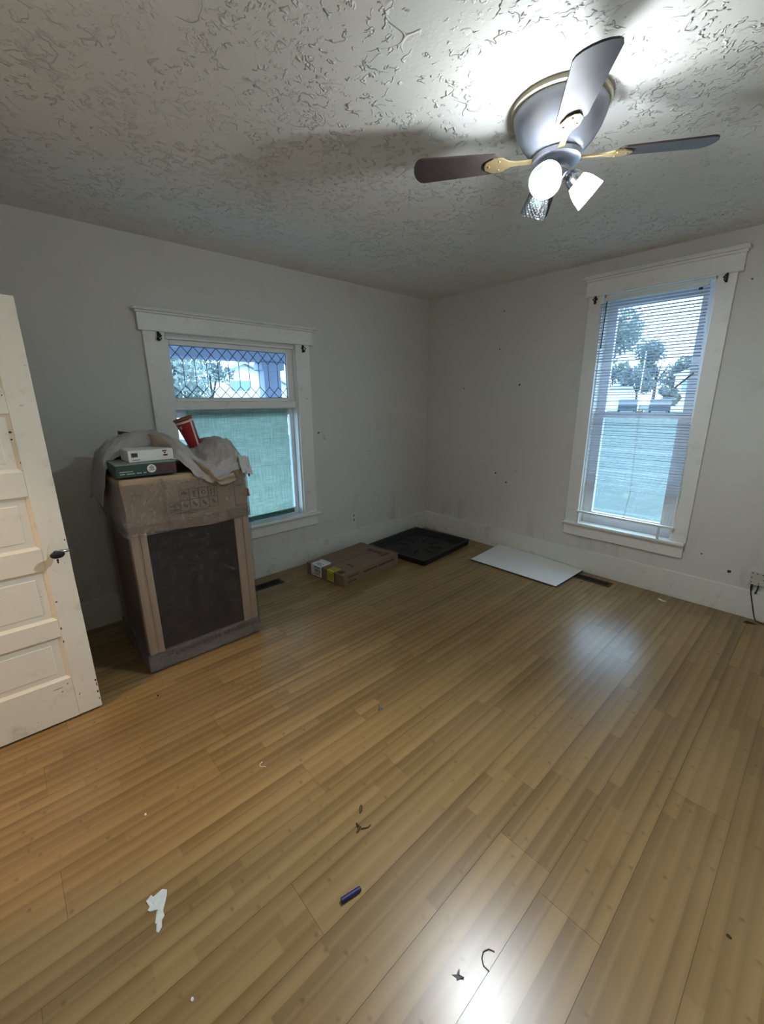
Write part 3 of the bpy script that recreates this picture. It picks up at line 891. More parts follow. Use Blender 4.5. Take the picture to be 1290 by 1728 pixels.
m = MB(); m.box(-.050, .050, -.030, 0, -.048, .048, bev=.004, seg=2); m.build('outlet_box', m_trim('beige_box_paint', (.46, .45, .39), (.54, .53, .47), .9, 0), o2)
m = MB()
for px_, pz_ in ((-.038, .038), (-.012, .036), (.018, .033), (-.040, .004), (-.038, -.030), (.004, -.034), (.026, -.002), (.036, .03)):
    m.sphere((px_, -.031, pz_), (.004, .002, .004), 8)
m.build('screw', M['dark_metal'], o2, kind='stuff')
m = MB(); m.tube([(-.028, -.018, -.045), (-.030, -.022, -.075), (-.026, -.028, -.10)], [.006, .007, .005], 10).tube([(.006, -.018, -.045), (.004, -.024, -.085), (-.002, -.028, -.112)], [.005, .004, .007], 10)
m.build('plug', M['cord'], o2, smooth=True)
m = MB(); m.tube([(3.124, -.030, .215), (3.128, -.032, .19), (3.142, -.035, .14), (3.156, -.038, .09), (3.172, -.040, .035), (3.186, -.045, .006), (3.22, -.06, .005), (3.28, -.07, .005)], .0035, 8)
tag(m.build('power_cord', M['cord'], smooth=True), 'thin dark power cord running down the baseboard from the surface outlet', 'cord')
m = MB(); m.box(0, .012, -.011, .011, -.002, .024, bev=.003).box(.008, .022, -.006, .006, -.016, -.002, bev=.003)
o = m.build('adhesive_hook', M['white_plastic']); o.location = (0, -1.475, 1.205)
tag(o, 'small white adhesive hook on the wall right of the leaded window', 'hook')
m = MB(); m.tube([(0, 0, 0), (.014, 0, 0), (.022, 0, .006)], .004, 8).sphere((.002, 0, 0), (.003, .010, .006), 10)
o = m.build('screw_hook', M['dark_metal'], smooth=True); o.location = (0, -1.545, 1.255)
tag(o, 'tiny dark screw hook in the wall beside the white hook', 'hook')

# ---------------------------------------------------------------- floor registers
def register(name, loc, rz, L, Wd, label):
    t_ = thing(name, label, 'floor vent', loc, rz, 'brown metal floor registers')
    m = MB()
    m.box(-L/2, L/2, -Wd/2, -Wd/2+.018, 0, .004, bev=.001).box(-L/2, L/2, Wd/2-.018, Wd/2, 0, .004, bev=.001)
    m.box(-L/2, -L/2+.022, -Wd/2, Wd/2, 0, .0041, bev=.001).box(L/2-.022, L/2, -Wd/2, Wd/2, 0, .0041, bev=.001)
    m.build('register_frame', M['vent'], t_)
    m = MB(); m.box(-L/2+.01, L/2-.01, -Wd/2+.01, Wd/2-.01, .0002, .0012); m.build('duct_opening', M['void'], t_)
    n = int((L-.05)/.014)
    s0 = None
    for k in range(n):
        xx = -L/2+.028+k*(L-.056)/(n-1)
        if s0 is None:
            m = MB(); m.box(-.0015, .0015, -Wd/2+.016, Wd/2-.016, -.0016, .0016, M=Matrix.Rotation(R(30), 4, 'Y')); s0 = m.build('louver', M['vent'], t_); o = s0
        else:
            o = s0.copy(); COL.objects.link(o)
        o.location = (xx, 0, .0026)
register('floor_register', (.205, -2.30, 0), R(90), .31, .115, 'brown floor register by the baseboard partly behind the tall carton')
register('floor_register', (2.095, -.152, 0), 0, .33, .105, 'brown floor register below the tall window beside the white board')

# ---------------------------------------------------------------- tall wrapped carton
ct = thing('appliance_carton', 'tall brown carton with black front panel wrapped in clear plastic film', 'carton', (.53, -3.03, 0))
cinv = Matrix.Translation((-.53, 3.03, 0))
def cp(mb, name, mat, label=None, smooth=False, angle=40, kind=None):
    o = mb.build(name, mat, None, smooth=smooth, label=label, angle=angle, kind=kind); o.parent = ct; o.matrix_parent_inverse = cinv; return o
CX0, CX1, CY0, CY1, CZT = .20, .858, -3.366, -2.690, 1.158
def wobbly_box(x0, x1, y0, y1, z0, z1, amp, n=14, seed=0, freq=5, flare=0):
    m = MB(); m.box(x0, x1, y0, y1, z0, z1, bev=.012, seg=2)
    bmesh.ops.subdivide_edges(m.bm, edges=m.bm.edges[:], cuts=n, use_grid_fill=True)
    c = Vector(((x0+x1)/2, (y0+y1)/2, (z0+z1)/2))
    for v in m.bm.verts:
        p = v.co*freq + Vector((seed, seed*1.3, seed*.7))
        nv = noise.noise_vector(p)
        v.co += nv*amp
    return m
m = MB(); m.box(CX0+.02, CX1-.016, CY0+.012, CY1-.012, .02, .87, bev=.004)
cp(m, 'carton_body', M['carton_dark'])
m = MB(); m.box(CX1-.016, CX1-.010, -3.286, -2.784, .125, .850)
cp(m, 'front_panel', plain('matt_black_panel', (.012, .012, .014), .35, var=.15, scale=3), 'flat black panel')
def post(y0, y1, x0, x1, name='corner_post'):
    m = MB()
    yc = (y0+y1)/2
    m.box(x0, x1, y0, yc-.006, .06, .875, bev=.006, seg=2).box(x0, x1-.006, yc-.010, yc+.010, .06, .875).box(x0, x1, yc+.006, y1, .06, .875, bev=.006, seg=2)
    cp(m, name, M['post'], smooth=True)
post(-3.366, -3.284, CX1-.05, CX1); post(-2.786, -2.690, CX1-.05, CX1)
post(-3.366, -3.284, CX0, CX0+.05); post(-2.786, -2.690, CX0, CX0+.05)
m = wobbly_box(CX0-.006, CX1+.006, CY0-.006, CY1+.006, .848, CZT, .008, 12, 2.0, 4.5)
for v in m.bm.verts:      # hem of the cap dips at the left front corner, top rounded over
    if v.co.z < .90: v.co.z += .012*math.sin(v.co.y*7) - .006
    if v.co.y < -3.34 and v.co.x < .82: v.co.y -= .02*(1-abs(v.co.z-1.02)/.18) + .012*noise.noise(v.co*9)
cap = cp(m, 'carton_cap', M['carton'], smooth=True, angle=50)
m = wobbly_box(CX0-.004, CX1+.010, CY0-.016, CY1+.010, .004, .118, .007, 9, 5.0, 9)
cp(m, 'base_wrap', M['film_thick'], 'crumpled plastic wrap round the base', smooth=True, angle=60)
m = MB(); m.box(CX0, CX1-.004, CY0+.004, CY1-.004, .002, .112, bev=.004)
cp(m, 'base_tray', plain('foam_and_board_base', (.20, .17, .15), .7, var=.15))
# film sleeve: thin sheet round three visible sides
def film_sheet(pts_xy, z0, z1, amp, seed):
    rows = []
    dense = []
    for (a, b) in zip(pts_xy, pts_xy[1:]):
        n = max(2, int((Vector(b)-Vector(a)).length/.03))
        for k in range(n): dense.append(Vector(a).lerp(Vector(b), k/n))
    dense.append(Vector(pts_xy[-1]))
    for iz in range(40):
        z = z0+(z1-z0)*iz/39
        row = []
        for p in dense:
            nv = noise.noise_vector((p.x*6+seed, p.y*6, z*3.5))
            n2 = noise.noise_vector((p.x*17+seed, p.y*17, z*11))
            row.append((p.x+abs(nv.x)*amp+n2.x*amp*.45, p.y+nv.y*amp*.6+n2.y*amp*.2, z))
        rows.append(row)
    m = MB(); m.grid(rows, .0004); return m
m = film_sheet([(CX0, CY0-.012), (CX1-.04, CY0-.014), (CX1+.008, CY0-.010), (CX1+.010, CY1+.004), (CX0, CY1+.010)], .08, .90, .010, 3.0)
cp(m, 'plastic_film', M['film'], 'clear plastic film', smooth=True, angle=0)
m = film_sheet([(CX0, CY0-.030), (CX1-.02, CY0-.024), (CX1+.022, CY0-.016), (CX1+.020, CY1+.004), (CX0+.1, CY1+.014)], .845, 1.13, .014, 9.0)
cp(m, 'cap_film', M['tape'], 'shiny clear tape film over the cap', smooth=True, angle=0)
# packing tape across the cap
m = MB()
rows = []
for i in range(9):
    y = -3.19 + .018*i/8
    rows.append([(CX1+.018+.003*math.sin(k), y+.01*math.sin(k*.6)+k*.0016, 1.15-k*.0235) for k in range(13)])
m.grid(rows, .0005)
cp(m, 'packing_tape', M['tape'], smooth=True)
# front print on the cap, flap outline, side marks
def flat_box(m, y0, y1, z0, z1, x=CX1+.0155, t_=.0012): m.box(x, x+t_, y0, y1, z0, z1)
m = MB()
X = CX1+.0165
def frame(m, y0, y1, z0, z1, wd=.0022):
    m.box(X, X+.0012, y0, y1, z1-wd, z1).box(X, X+.0012, y0, y1, z0, z0+wd).box(X, X+.0012, y0, y0+wd, z0, z1).box(X, X+.0012, y1-wd, y1, z0, z1)
gy, gz, cw, chh = -3.095, 1.005, .054, .062
for k in range(4): frame(m, gy+k*cw, gy+(k+1)*cw, gz, gz+chh)
for k in range(4): frame(m, gy+k*cw, gy+(k+1)*cw, gz-chh, gz)
frame(m, gy-.06, gy, gz-chh*.95, gz-.004)
for k in range(5):
    m.box(X, X+.0012, gy-.052+k*.0095, gy-.046+k*.0095, gz-.034, gz-.014)
    m.box(X, X+.0012, gy-.052+k*.0095, gy-.045+k*.0095, gz-.054, gz-.042)
# pictograms: umbrella, glass, ring, arrows; then stacked figures
def at(k, row): return gy+cw*(k+.5), gz+(chh*.5 if row else -chh*.5)
y, z = at(0, 1); m.prism([(-.018, 0), (-.012, .014), (0, .019), (.012, .014), (.018, 0)], .0012, M=Matrix(((0, 0, 1, X), (1, 0, 0, y), (0, 1, 0, z+.002), (0, 0, 0, 1)))).box(X, X+.0012, y-.001, y+.001, z-.018, z+.004)
y, z = at(1, 1); m.prism([(-.010, .016), (.010, .016), (.003, 0), (.003, -.014), (.010, -.018), (-.010, -.018), (-.003, -.014), (-.003, 0)], .0012, M=Matrix(((0, 0, 1, X), (1, 0, 0, y), (0, 1, 0, z), (0, 0, 0, 1))))
y, z = at(2, 1); m.lathe([(.008, 0), (.012, 0), (.012, .0012), (.008, .0012)], 16, M=Matrix(((0, 0, 1, X), (1, 0, 0, y), (0, 1, 0, z), (0, 0, 0, 1))), closed=True)
y, z = at(3, 1); m.box(X, X+.0012, y-.012, y-.006, z-.018, z+.018).box(X, X+.0012, y+.006, y+.012, z-.018, z+.018)
for k in range(4):
    y, z = at(k, 0)
    m.prism([(-.014, .010), (-.004, .018), (.004, .006), (.014, -.004), (.010, -.016), (.0, -.008), (-.008, -.002)], .0012, M=Matrix(((0, 0, 1, X), (1, 0, 0, y), (0, 1, 0, z), (0, 0, 0, 1))))
m.box(X, X+.0012, gy-.03, gy+.15, gz-chh-.010, gz-chh-.006).box(X, X+.0012, gy-.01, gy+.12, gz-chh-.018, gz-chh-.015)
for k in range(4): m.box(X-.004, X-.002, -3.33+k*.012, -3.323+k*.012, 1.066, 1.072)
cp(m, 'printed_symbols', M['ink_soft'], 'printed handling symbols in two rows', kind='stuff')
m = MB()
fy0, fy1, fz0, fz1 = -2.775, -2.692, .920, 1.120
m.box(X, X+.0012, fy0, fy0+.003, fz0+.01, fz1).box(X, X+.0012, fy0+.01, fy1, fz0, fz0+.003).box(X, X+.0012, fy0+.012, fy0+.055, 1.045, 1.050)
m.box(X, X+.0012, fy0, fy0+.010, fz0+.0, fz0+.012, M=None)
cp(m, 'tear_flap_outline', M['ink_soft'])
m = MB()
for k in range(22):
    if k in (7, 13): continue
    y = -3.235+k*.0215
    hh = rnd.uniform(.018, .028)
    m.box(CX1+.018, CX1+.0192, y, y+rnd.uniform(.010, .017), .076+k*.0008, .076+hh+k*.0008)
cp(m, 'printed_band', plain('green_grey_print', (.075, .085, .062), .6), 'dark printed band along the base', kind='stuff')

# red wedge of card showing behind the carton's right edge
m = MB(); m.prism([(-.05, 0), (.05, 0), (.045, .05), (0, .065), (-.05, .05)], .012, M=T(.70, -2.652, .93, R(90), 0, R(90)))
o = m.build('red_card_corner', M['red'])
tag(o, 'small red card corner sticking out behind the right side of the tall carton', 'card')

# ---------------------------------------------------------------- things on top of the carton
ZT = CZT+.008
gb = thing('tool_box', 'dark green flat box with round white emblem lying on the tall carton', 'box', (.69, -3.228, ZT+.001), R(-2))
gl_, gw_, gh_ = .36, .292, .070     # x depth, y width, height
m = MB(); m.box(-gl_/2, gl_/2-.002, -gw_/2, gw_/2, 0, gh_-.004, bev=.003); m.build('box_body', M['green_card'], gb)
m = MB(); m.box(-gl_/2, gl_/2, -gw_/2-.001, gw_/2+.001, gh_-.006, gh_, bev=.001); m.build('lid_edge', plain('grey_green_edge', (.18, .23, .21), .5), gb)
xf = gl_/2-.002
m = MB(); m.box(xf, xf+.0015, -gw_/2+.195, gw_/2-.002, .006, gh_-.012); m.build('plum_print', M['plum_card'], gb)
m = MB(); m.lathe([(0, 0), (.022, 0), (.022, .002), (0, .002)], 28, M=Matrix(((0, 0, 1, xf+.001), (1, 0, 0, .022), (0, 1, 0, .037), (0, 0, 0, 1)))); em = m.build('round_emblem', M['white_paper'], gb)
m = MB()
for k, (yy, hh) in enumerate(((-.010, .012), (-.004, .020), (.002, .022), (.008, .014))): m.box(xf+.003, xf+.0036, .022+yy, .025+yy, .040-hh*.3, .040+hh*.6)
m.box(xf+.003, xf+.0036, .006, .038, .028, .031); m.build('emblem_print', M['ink'], em)
m = MB()
for k in range(16):
    if k in (3, 9, 13): continue
    m.box(xf, xf+.0012, -.128+k*.0078, -.122+k*.0078, .016, .0215)
for k in range(8): m.box(xf, xf+.0012, -.128+k*.0078, -.122+k*.0078, .028, .033)
m.build('printed_line', plain('pale_print', (.35, .38, .36), .6), gb)
wb = thing('white_box', 'small white box with a barcode lying on the dark green flat box', 'box', (.715, -3.195, ZT+.0015+gh_), R(-1))
m = MB(); m.box(-.10, .10, -.105, .118, 0, .060, bev=.002); m.build('box_body', M['white_paper'], wb)
m = MB()
for k in range(13):
    ww = (.0012, .0024, .0016)[k % 3]
    m.box(.1, .1012, -.090+k*.0024, -.090+k*.0024+ww, .026, .048)
m.box(.1, .1012, -.088, -.052, .010, .013); m.build('barcode', M['ink'], wb)
m = MB(); m.box(.1, .1012, .062, .086, .046, .053).box(.1, .1012, .066, .088, .022, .031).sphere((.1005, .075, .039), (.0012, .005, .005), 8)
m.build('warning_mark', plain('maroon_print', (.06, .012, .02), .6), wb)

# draped jacket
stations = {
 -3.435: [(.66, .985), (.62, .99), (.56, 1.0), (.50, 1.01), (.42, 1.01), (.34, 1.0), (.28, .98)],
 -3.405: [(.68, 1.12), (.62, 1.14), (.56, 1.17), (.50, 1.18), (.42, 1.18), (.34, 1.15), (.27, 1.10)],
 -3.37:  [(.63, 1.21), (.60, 1.26), (.55, 1.285), (.50, 1.29), (.42, 1.28), (.34, 1.25), (.25, 1.20)],
 -3.25:  [(.60, 1.27), (.59, 1.32), (.55, 1.35), (.49, 1.36), (.41, 1.34), (.32, 1.28), (.23, 1.19)],
 -3.13:  [(.615, 1.26), (.60, 1.33), (.56, 1.365), (.50, 1.37), (.42, 1.35), (.32, 1.28), (.22, 1.18)],
 -3.085: [(.79, 1.255), (.74, 1.31), (.68, 1.345), (.58, 1.37), (.46, 1.35), (.33, 1.28), (.22, 1.18)],
 -3.03:  [(.868, 1.185), (.85, 1.235), (.78, 1.29), (.66, 1.33), (.52, 1.33), (.36, 1.26), (.22, 1.18)],
 -2.97:  [(.884, 1.12), (.872, 1.185), (.81, 1.235), (.68, 1.29), (.52, 1.30), (.36, 1.25), (.22, 1.18)],
 -2.91:  [(.890, 1.09), (.882, 1.150), (.82, 1.19), (.68, 1.225), (.52, 1.25), (.36, 1.23), (.22, 1.18)],
 -2.85:  [(.888, 1.10), (.880, 1.155), (.80, 1.20), (.66, 1.26), (.50, 1.28), (.36, 1.25), (.22, 1.18)],
 -2.78:  [(.882, 1.125), (.870, 1.18), (.79, 1.25), (.66, 1.31), (.50, 1.32), (.36, 1.26), (.22, 1.18)],
 -2.72:  [(.872, 1.15), (.85, 1.21), (.77, 1.27), (.65, 1.315), (.50, 1.31), (.36, 1.25), (.24, 1.18)],
 -2.675: [(.87, 1.14), (.83, 1.18), (.76, 1.23), (.65, 1.27), (.50, 1.27), (.38, 1.22), (.27, 1.17)],
 -2.650: [(.85, 1.075), (.81, 1.10), (.74, 1.12), (.64, 1.14), (.52, 1.14), (.42, 1.12), (.32, 1.10)],
}
def catmull(P, t_):
    n = len(P)-1
    s = t_*n; i = min(int(s), n-1); f = s-i
    p0, p1, p2, p3 = P[max(i-1, 0)], P[i], P[i+1], P[min(i+2, n)]
    return 0.5*((2*p1) + (p2-p0)*f + (2*p0-5*p1+4*p2-p3)*f*f + (3*p1-p0-3*p2+p3)*f**3)
keys = sorted(stations)
NU, NV = 110, 56
rows = []
profs = []
for iv in range(NV+1):
    tv = iv/NV
    ctrl = [Vector((*([catmull([Vector((a, k, b)) for a, b in stations[k]], tv)][0]),)) for k in keys]
    row = []
    for iu in range(NU+1):
        p = catmull(ctrl, iu/NU)
        d = .016*noise.noise((p.y*16 + tv*5, p.x*5, 2.0)) + .010*noise.noise((p.y*34 - tv*9, p.x*13, 5.0))
        cr = (1-min(1, abs(noise.noise((p.y*9+tv*3, tv*4-p.y*3, 8.0)))*5))
        d += .012*cr - .004
        fold = .014*(1-abs(2*((p.y*11 + tv*2.2) % 1)-1))*(1 if p.y > -3.1 else .5)
        row.append(Vector((p.x + (d*.4 if tv < .25 else 0), p.y + .004*noise.noise((p.x*20, p.z*20, 1)), p.z + d + fold)))
    rows.append(row)
m = MB(); m.grid(rows, .003)
jk = m.build('draped_jacket', M['cloth'], smooth=True, angle=0)
tag(jk, 'crumpled grey canvas jacket heaped over the top of the tall carton', 'jacket')
# tan lining turned outwards along the front hem
rows = []
for iv in range(13):
    tv = iv/12
    row = []
    for iu in range(60):
        s = iu/59
        y = -3.155 + s*.37
        # centre line of the strip: runs from the ridge down to the hem
        xx = .655 + .245*min(1, s*1.55)**.8
        z = 1.345 - .245*(min(1, s*1.35))**1.25 + .03*max(0, s-.75)*4*.5
        wd = .085*(1-.55*s)
        row.append((xx + .006*math.sin(tv*6) + .012*(1-tv), y + .02*tv, z - wd*(tv-.35) + .006*math.sin(s*14+tv*5)))
    rows.append(row)
m = MB(); m.grid(rows, .003)
o = m.build('jacket_lining', M['cloth_tan'], jk, smooth=True, angle=0, label='tan lining folded outwards')
# pale patch pocket hanging at the right
rows = []
for iv in range(9):
    rows.append([(.885-.016*(iu/8) + .004*math.sin(iv+iu), -2.735 + .075*iu/8 + .020*iv/8, 1.235 - .115*iv/8 - .018*iu/8 + .004*math.sin(iu*1.4)) for iu in range(9)])
m = MB(); m.grid(rows, .003)
m.build('pocket_flap', plain('pale_grey_canvas', (.52, .53, .54), .85, var=.05, scale=20), jk, smooth=True, label='pale grey flap')

# red cup stuck upright in the jacket, tilted to the left
def m_cup():
    t = NT('red_printed_paper_cup'); p = t.obj(); s = t.sep(p)
    ang = t.m('ARCTAN2', s[1], s[0])
    z = s[2]
    col = t.mix(t.noise(p, 20, 2), (.34, .018, .022), (.42, .028, .03))
    curve = t.m('ABSOLUTE', t.m('SUBTRACT', ang, t.m('ADD', .52, t.m('MULTIPLY', t.m('SUBTRACT', .18, z), -1.5))))
    col = t.mix(t.ramp(curve, .17, .12), col, (.75, .74, .72))
    band = t.m('MULTIPLY', t.ramp(z, .152, .154), t.ramp(z, .166, .164))
    col = t.mix(band, col, (.78, .66, .52))
    top = t.ramp(z, .1675, .169); col = t.mix(top, col, (.20, .05, .04))
    blob = t.m('MULTIPLY', t.ramp(t.noise(p, 38, 2), .58, .63), t.ramp(t.m('ABSOLUTE', t.m('ADD', ang, .75)), .65, .3))
    blob = t.m('MULTIPLY', blob, t.m('MULTIPLY', t.ramp(z, .075, .085), t.ramp(z, .15, .14)))
    col = t.mix(blob, col, (.60, .58, .54))
    return t.done(t.principled(col, .38, 0, .5))
cup = thing('drink_cup', 'tall red and white paper cup leaning in the grey jacket', 'cup', (.545, -2.862, 1.275), rot=(R(17), R(-3), 0))
m = MB(); m.lathe([(0, .004), (.034, .004), (.036, 0), (.038, .002), (.0555, .176), (.058, .178), (.058, .182), (.055, .183), (.053, .178), (.036, .010), (0, .010)], 40)
m.build('cup_body', m_cup(), cup, smooth=True, angle=60)
m = MB(); m.lathe([(.0565, .174), (.0595, .176), (.0600, .181), (.057, .184), (.054, .182)], 40); m.build('rim', plain('rolled_brown_rim', (.28, .10, .07), .5), cup, smooth=True)
# dark red card at the back left
m = MB(); m.prism([(-.045, 0), (.045, .006), (.03, .018), (-.045, .032)], .02, M=T(.36, -3.20, 1.348, R(90), 0, R(90)))
o = m.build('dark_red_packet', M['dark_red'])
tag(o, 'dark red packet poking out behind the jacket at the back left of the tall carton', 'packet')

# ---------------------------------------------------------------- shipping box on the floor
ang = math.atan2(.717, -.068) - PI/2
sb = thing('shipping_box', 'flat brown shipping box with white and yellow labels on the floor by the baseboard', 'box', (.721, -1.843, 0), ang)
# local: x from 0 (right) to -.50 (left), y from 0 (near) to .72 (far)
BW, BL_, BH = .50, .72, .112
m = MB(); m.box(-BW, 0, 0, BL_, .001, BH, bev=.003, seg=2); m.build('box_body', M['carton_dark'], sb)
m = MB(); m.box(-BW+.002, -.002, BL_*.02, BL_*.98, BH, BH+.0012, bev=0)
m.build('top_flap', M['carton_dark'], sb)
m = MB(); m.box(-BW*.52, -BW*.50, .0, BL_, BH+.0011, BH+.0016); m.build('flap_seam', M['ink_soft'], sb)
def label_(mx0, mx1, down, back, mat, name, lift=False):
    m = MB()
    m.box(mx0, mx1, -.0012, .0004, BH-down, BH+.002)
    m.box(mx0, mx1, -.0012, back, BH+.0012, BH+.0024)
    o = m.build(name, mat, sb)
    return o
wl = label_(-.435, -.290, .100, .085, M['white_paper'], 'shipping_label')
rows = [[(-.435+.145*i/6 + .005*j, .085+.008*j, BH+.002+.005*j*j*.35) for i in range(7)] for j in range(4)]
m = MB(); m.grid(rows, .0006); m.build('curled_edge', M['white_paper'], wl, smooth=True)
m = MB()
for k in range(9): m.box(-.385+k*.009, -.381+k*.009+(k % 3)*.0012, -.0022, -.0010, BH-.062, BH-.030)
m.box(-.39, -.305, -.0022, -.001, BH-.020, BH-.010).box(-.42, -.31, -.0022, -.001, BH-.086, BH-.080).box(-.38, -.32, -.0022, -.001, BH-.076, BH-.070)
m.box(-.40, -.31, .020, .028, BH+.0022, BH+.003).box(-.40, -.34, .036, .044, BH+.0022, BH+.003).box(-.40, -.32, .052, .058, BH+.0022, BH+.003)
m.build('label_print', plain('grey_print', (.12, .13, .17), .7), wl)
yl = label_(-.212, -.128, .094, .085, M['yellow_label'], 'yellow_label')
m = MB()
for k in range(5): m.box(-.205, -.135, -.0022, -.001, BH-.030-k*.012, BH-.024-k*.012)
for k in range(4): m.box(-.205, -.135, .020+k*.016, .030+k*.016, BH+.0022, BH+.003)
m.build('label_print', plain('olive_print', (.20, .20, .03), .7), yl)
m = MB(); m.box(-.118, -.108, -.0012, .0, BH-.085, BH-.012).box(-.100, -.045, .012, .062, BH+.001, BH+.0022).box(-.095, -.050, .064, .070, BH+.001, BH+.0022)
m.build('black_mark', M['ink'], sb)
m = MB()
for k in range(4): m.box(-.012-k*.0, -.010, .06+k*0, .07, BH-.03, BH-.02)
for k in range(5): m.box(.0, .0012, .05+k*.026, .068+k*.026, BH-.036, BH-.022)
for k in range(4): m.box(.0, .0012, .05+k*.026, .066+k*.026, BH-.082, BH-.064)
m.box(.0, .0012, .24, .42, BH-.045, BH-.030).box(.0, .0012, .44, .66, BH-.050, BH-.032)
for k in range(6): m.box(-.30+k*.030, -.276+k*.030, .585, .64, BH+.001, BH+.0022)
for k in range(3): m.box(-.11, -.06, .56+k*.04, .588+k*.04, BH+.001, BH+.0022)
for k in range(4): m.box(-.17+k*.022, -.152+k*.022, .19, .215, BH+.001, BH+.0022)
m.build('printed_mark', plain('dark_brown_print', (.07, .045, .028), .7), sb, kind='stuff')

# ---------------------------------------------------------------- black drain tray
tr_ = thing('drain_pan', 'black plastic appliance drain pan lying on the floor in the corner', 'tray', (.868, -.985, 0), math.atan2(.835, -.08) - PI/2)
TW, TL_, TH = .735, .835, .055
m = MB()
m.box(-TW+.02, -.02, .02, TL_-.02, .001, .010)
m.build('pan_base', M['black'], tr_)
m = MB()
prof = [(0.0, .001), (-.006, TH-.006), (-.010, TH), (.018, TH), (.030, TH-.010), (.050, .012), (.040, .002)]   # offset inward, z
def ringpt(off, z, kx, ky):
    return (-(off) if kx else -TW+off, off if ky == 0 else TL_-off, z)
rings = []
for off, z in prof:
    r_ = .03
    pts = []
    for (cx, cy, a0) in ((-off-r_, off+r_, -90), (-off-r_, TL_-off-r_, 0), (-TW+off+r_, TL_-off-r_, 90), (-TW+off+r_, off+r_, 180)):
        for j in range(5):
            a = R(a0+j*22.5); pts.append(m.bm.verts.new((cx+r_*math.cos(a), cy+r_*math.sin(a), z)))
    rings.append(pts)
for A, B in zip(rings, rings[1:]):
    for k in range(len(A)): m.bm.faces.new((A[k], A[(k+1) % len(A)], B[(k+1) % len(A)], B[k]))
m.build('pan_rim', M['black'], tr_, smooth=True, angle=50)
for k in range(8):
    a = R(22.5+45*k)
    c = Vector((-TW/2, TL_/2, 0))
    m = MB(); p0 = c+Vector((math.cos(a), math.sin(a), 0))*.10; p1 = c+Vector((math.cos(a), math.sin(a), 0))*.25
    m.tube([p0+Vector((0, 0, .009)), p0.lerp(p1, .15)+Vector((0, 0, .012)), p0.lerp(p1, .85)+Vector((0, 0, .012)), p1+Vector((0, 0, .009))], [.004, .011, .011, .004], 8)
    m.build('moulded_rib', M['black'], tr_, smooth=True)

# ---------------------------------------------------------------- white board on the floor
def board_pt(u, v, up_=0):
    A = Vector((1.082, -.532, .0035)); B = Vector((1.953, -.530, .0035)); C = Vector((1.972, -.034, .012)); D = Vector((1.092, -.030, .040))
    p = A.lerp(B, u).lerp(D.lerp(C, u), v)
    p.z += up_ + .006*math.sin(PI*u)*(v)
    return p
m = MB()
NB = 14
top = [[m.bm.verts.new(board_pt(i/NB, j/NB, .010)) for i in range(NB+1)] for j in range(NB+1)]
for A, B in zip(top, top[1:]):
    for k in range(NB): m.bm.faces.new((A[k], A[k+1], B[k+1], B[k]))
wbd = thing('white_board', 'warped white melamine board lying on the floor under the tall window', 'board', (1.52, -.28, 0))
o = m.build('board_face', M['board'], None, smooth=True); o.parent = wbd; o.matrix_parent_inverse = Matrix.Translation((-1.52, .28, 0))
m = MB()
def strip(f):
    T_ = [m.bm.verts.new(f(i/NB, .0098)) for i in range(NB+1)]; B_ = [m.bm.verts.new(f(i/NB, 0)) for i in range(NB+1)]
    for k in range(NB): m.bm.faces.new((T_[k], T_[k+1], B_[k+1], B_[k]))
strip(lambda s, z: board_pt(s, 0, z)); strip(lambda s, z: board_pt(s, 1, z)); strip(lambda s, z: board_pt(0, s, z)); strip(lambda s, z: board_pt(1, s, z))
bt = [[m.bm.verts.new(board_pt(i/NB, j/NB, 0)) for i in range(NB+1)] for j in range(NB+1)]
for A, B in zip(bt, bt[1:]):
    for k in range(NB): m.bm.faces.new((A[k], A[k+1], B[k+1], B[k]))
o = m.build('board_core', M['board_gap_shade'], None, label='board edge painted dark as the shadow gap'); o.parent = wbd; o.matrix_parent_inverse = Matrix.Translation((-1.52, .28, 0))

# ---------------------------------------------------------------- litter on the floor
def scrap(name, poly, loc, rz, mat, label, cat, curl=.004, th=.0008):
    m = MB()
    n = len(poly)
    c = Vector((sum(p[0] for p in poly)/n, sum(p[1] for p in poly)/n))
    top = [m.bm.verts.new((x, y, th + curl*rnd.random())) for x, y in poly]
    bot = [m.bm.verts.new((x, y, .0002)) for x, y in poly]
    ct_ = m.bm.verts.new((c.x, c.y, th+curl*.3)); cb = m.bm.verts.new((c.x, c.y, .0001))
    for k in range(n):
        m.bm.faces.new((top[k], top[(k+1) % n], ct_)); m.bm.faces.new((bot[(k+1) % n], bot[k], cb))
        m.bm.faces.new((top[(k+1) % n], top[k], bot[k], bot[(k+1) % n]))
    o = m.build(name, mat); o.location = loc; o.rotation_euler = (0, 0, rz)
    tag(o, label, cat); return o
scrap('torn_paper', [(a*1.15, b*1.3) for a, b in [(-.020, .030), (-.026, .026), (-.022, .008), (-.028, .004), (-.024, -.004), (-.006, -.012), (-.008, -.022), (-.020, -.036), (-.012, -.046), (-.022, -.056), (-.018, -.062), (-.008, -.054), (-.004, -.040), (.004, -.034), (.004, -.022), (.020, .004), (.026, .020), (.016, .030), (-.008, .026), (-.012, .034)]],
      (2.150, -3.690, 0), R(88), plain('soft_white_tissue', (.62, .64, .60), .9, var=.06, scale=90), 'torn piece of white tissue on the floor at the lower left', 'paper')
bc = thing('crayon_stub', 'short navy blue crayon stub lying on the floor near the camera', 'crayon', (2.551, -3.228, .0081), math.atan2(.065, .014))
m = MB(); m.tube([(-.033, 0, 0), (.030, 0, 0)], .008, 14); m.build('wrapper', M['blue'], bc, smooth=True)
m = MB(); m.tube([(.029, 0, 0), (.034, 0, 0), (.036, 0, 0)], [.0072, .007, .005], 14); m.build('wax_end', plain('dark_violet_wax', (.03, .012, .03), .5), bc, smooth=True)
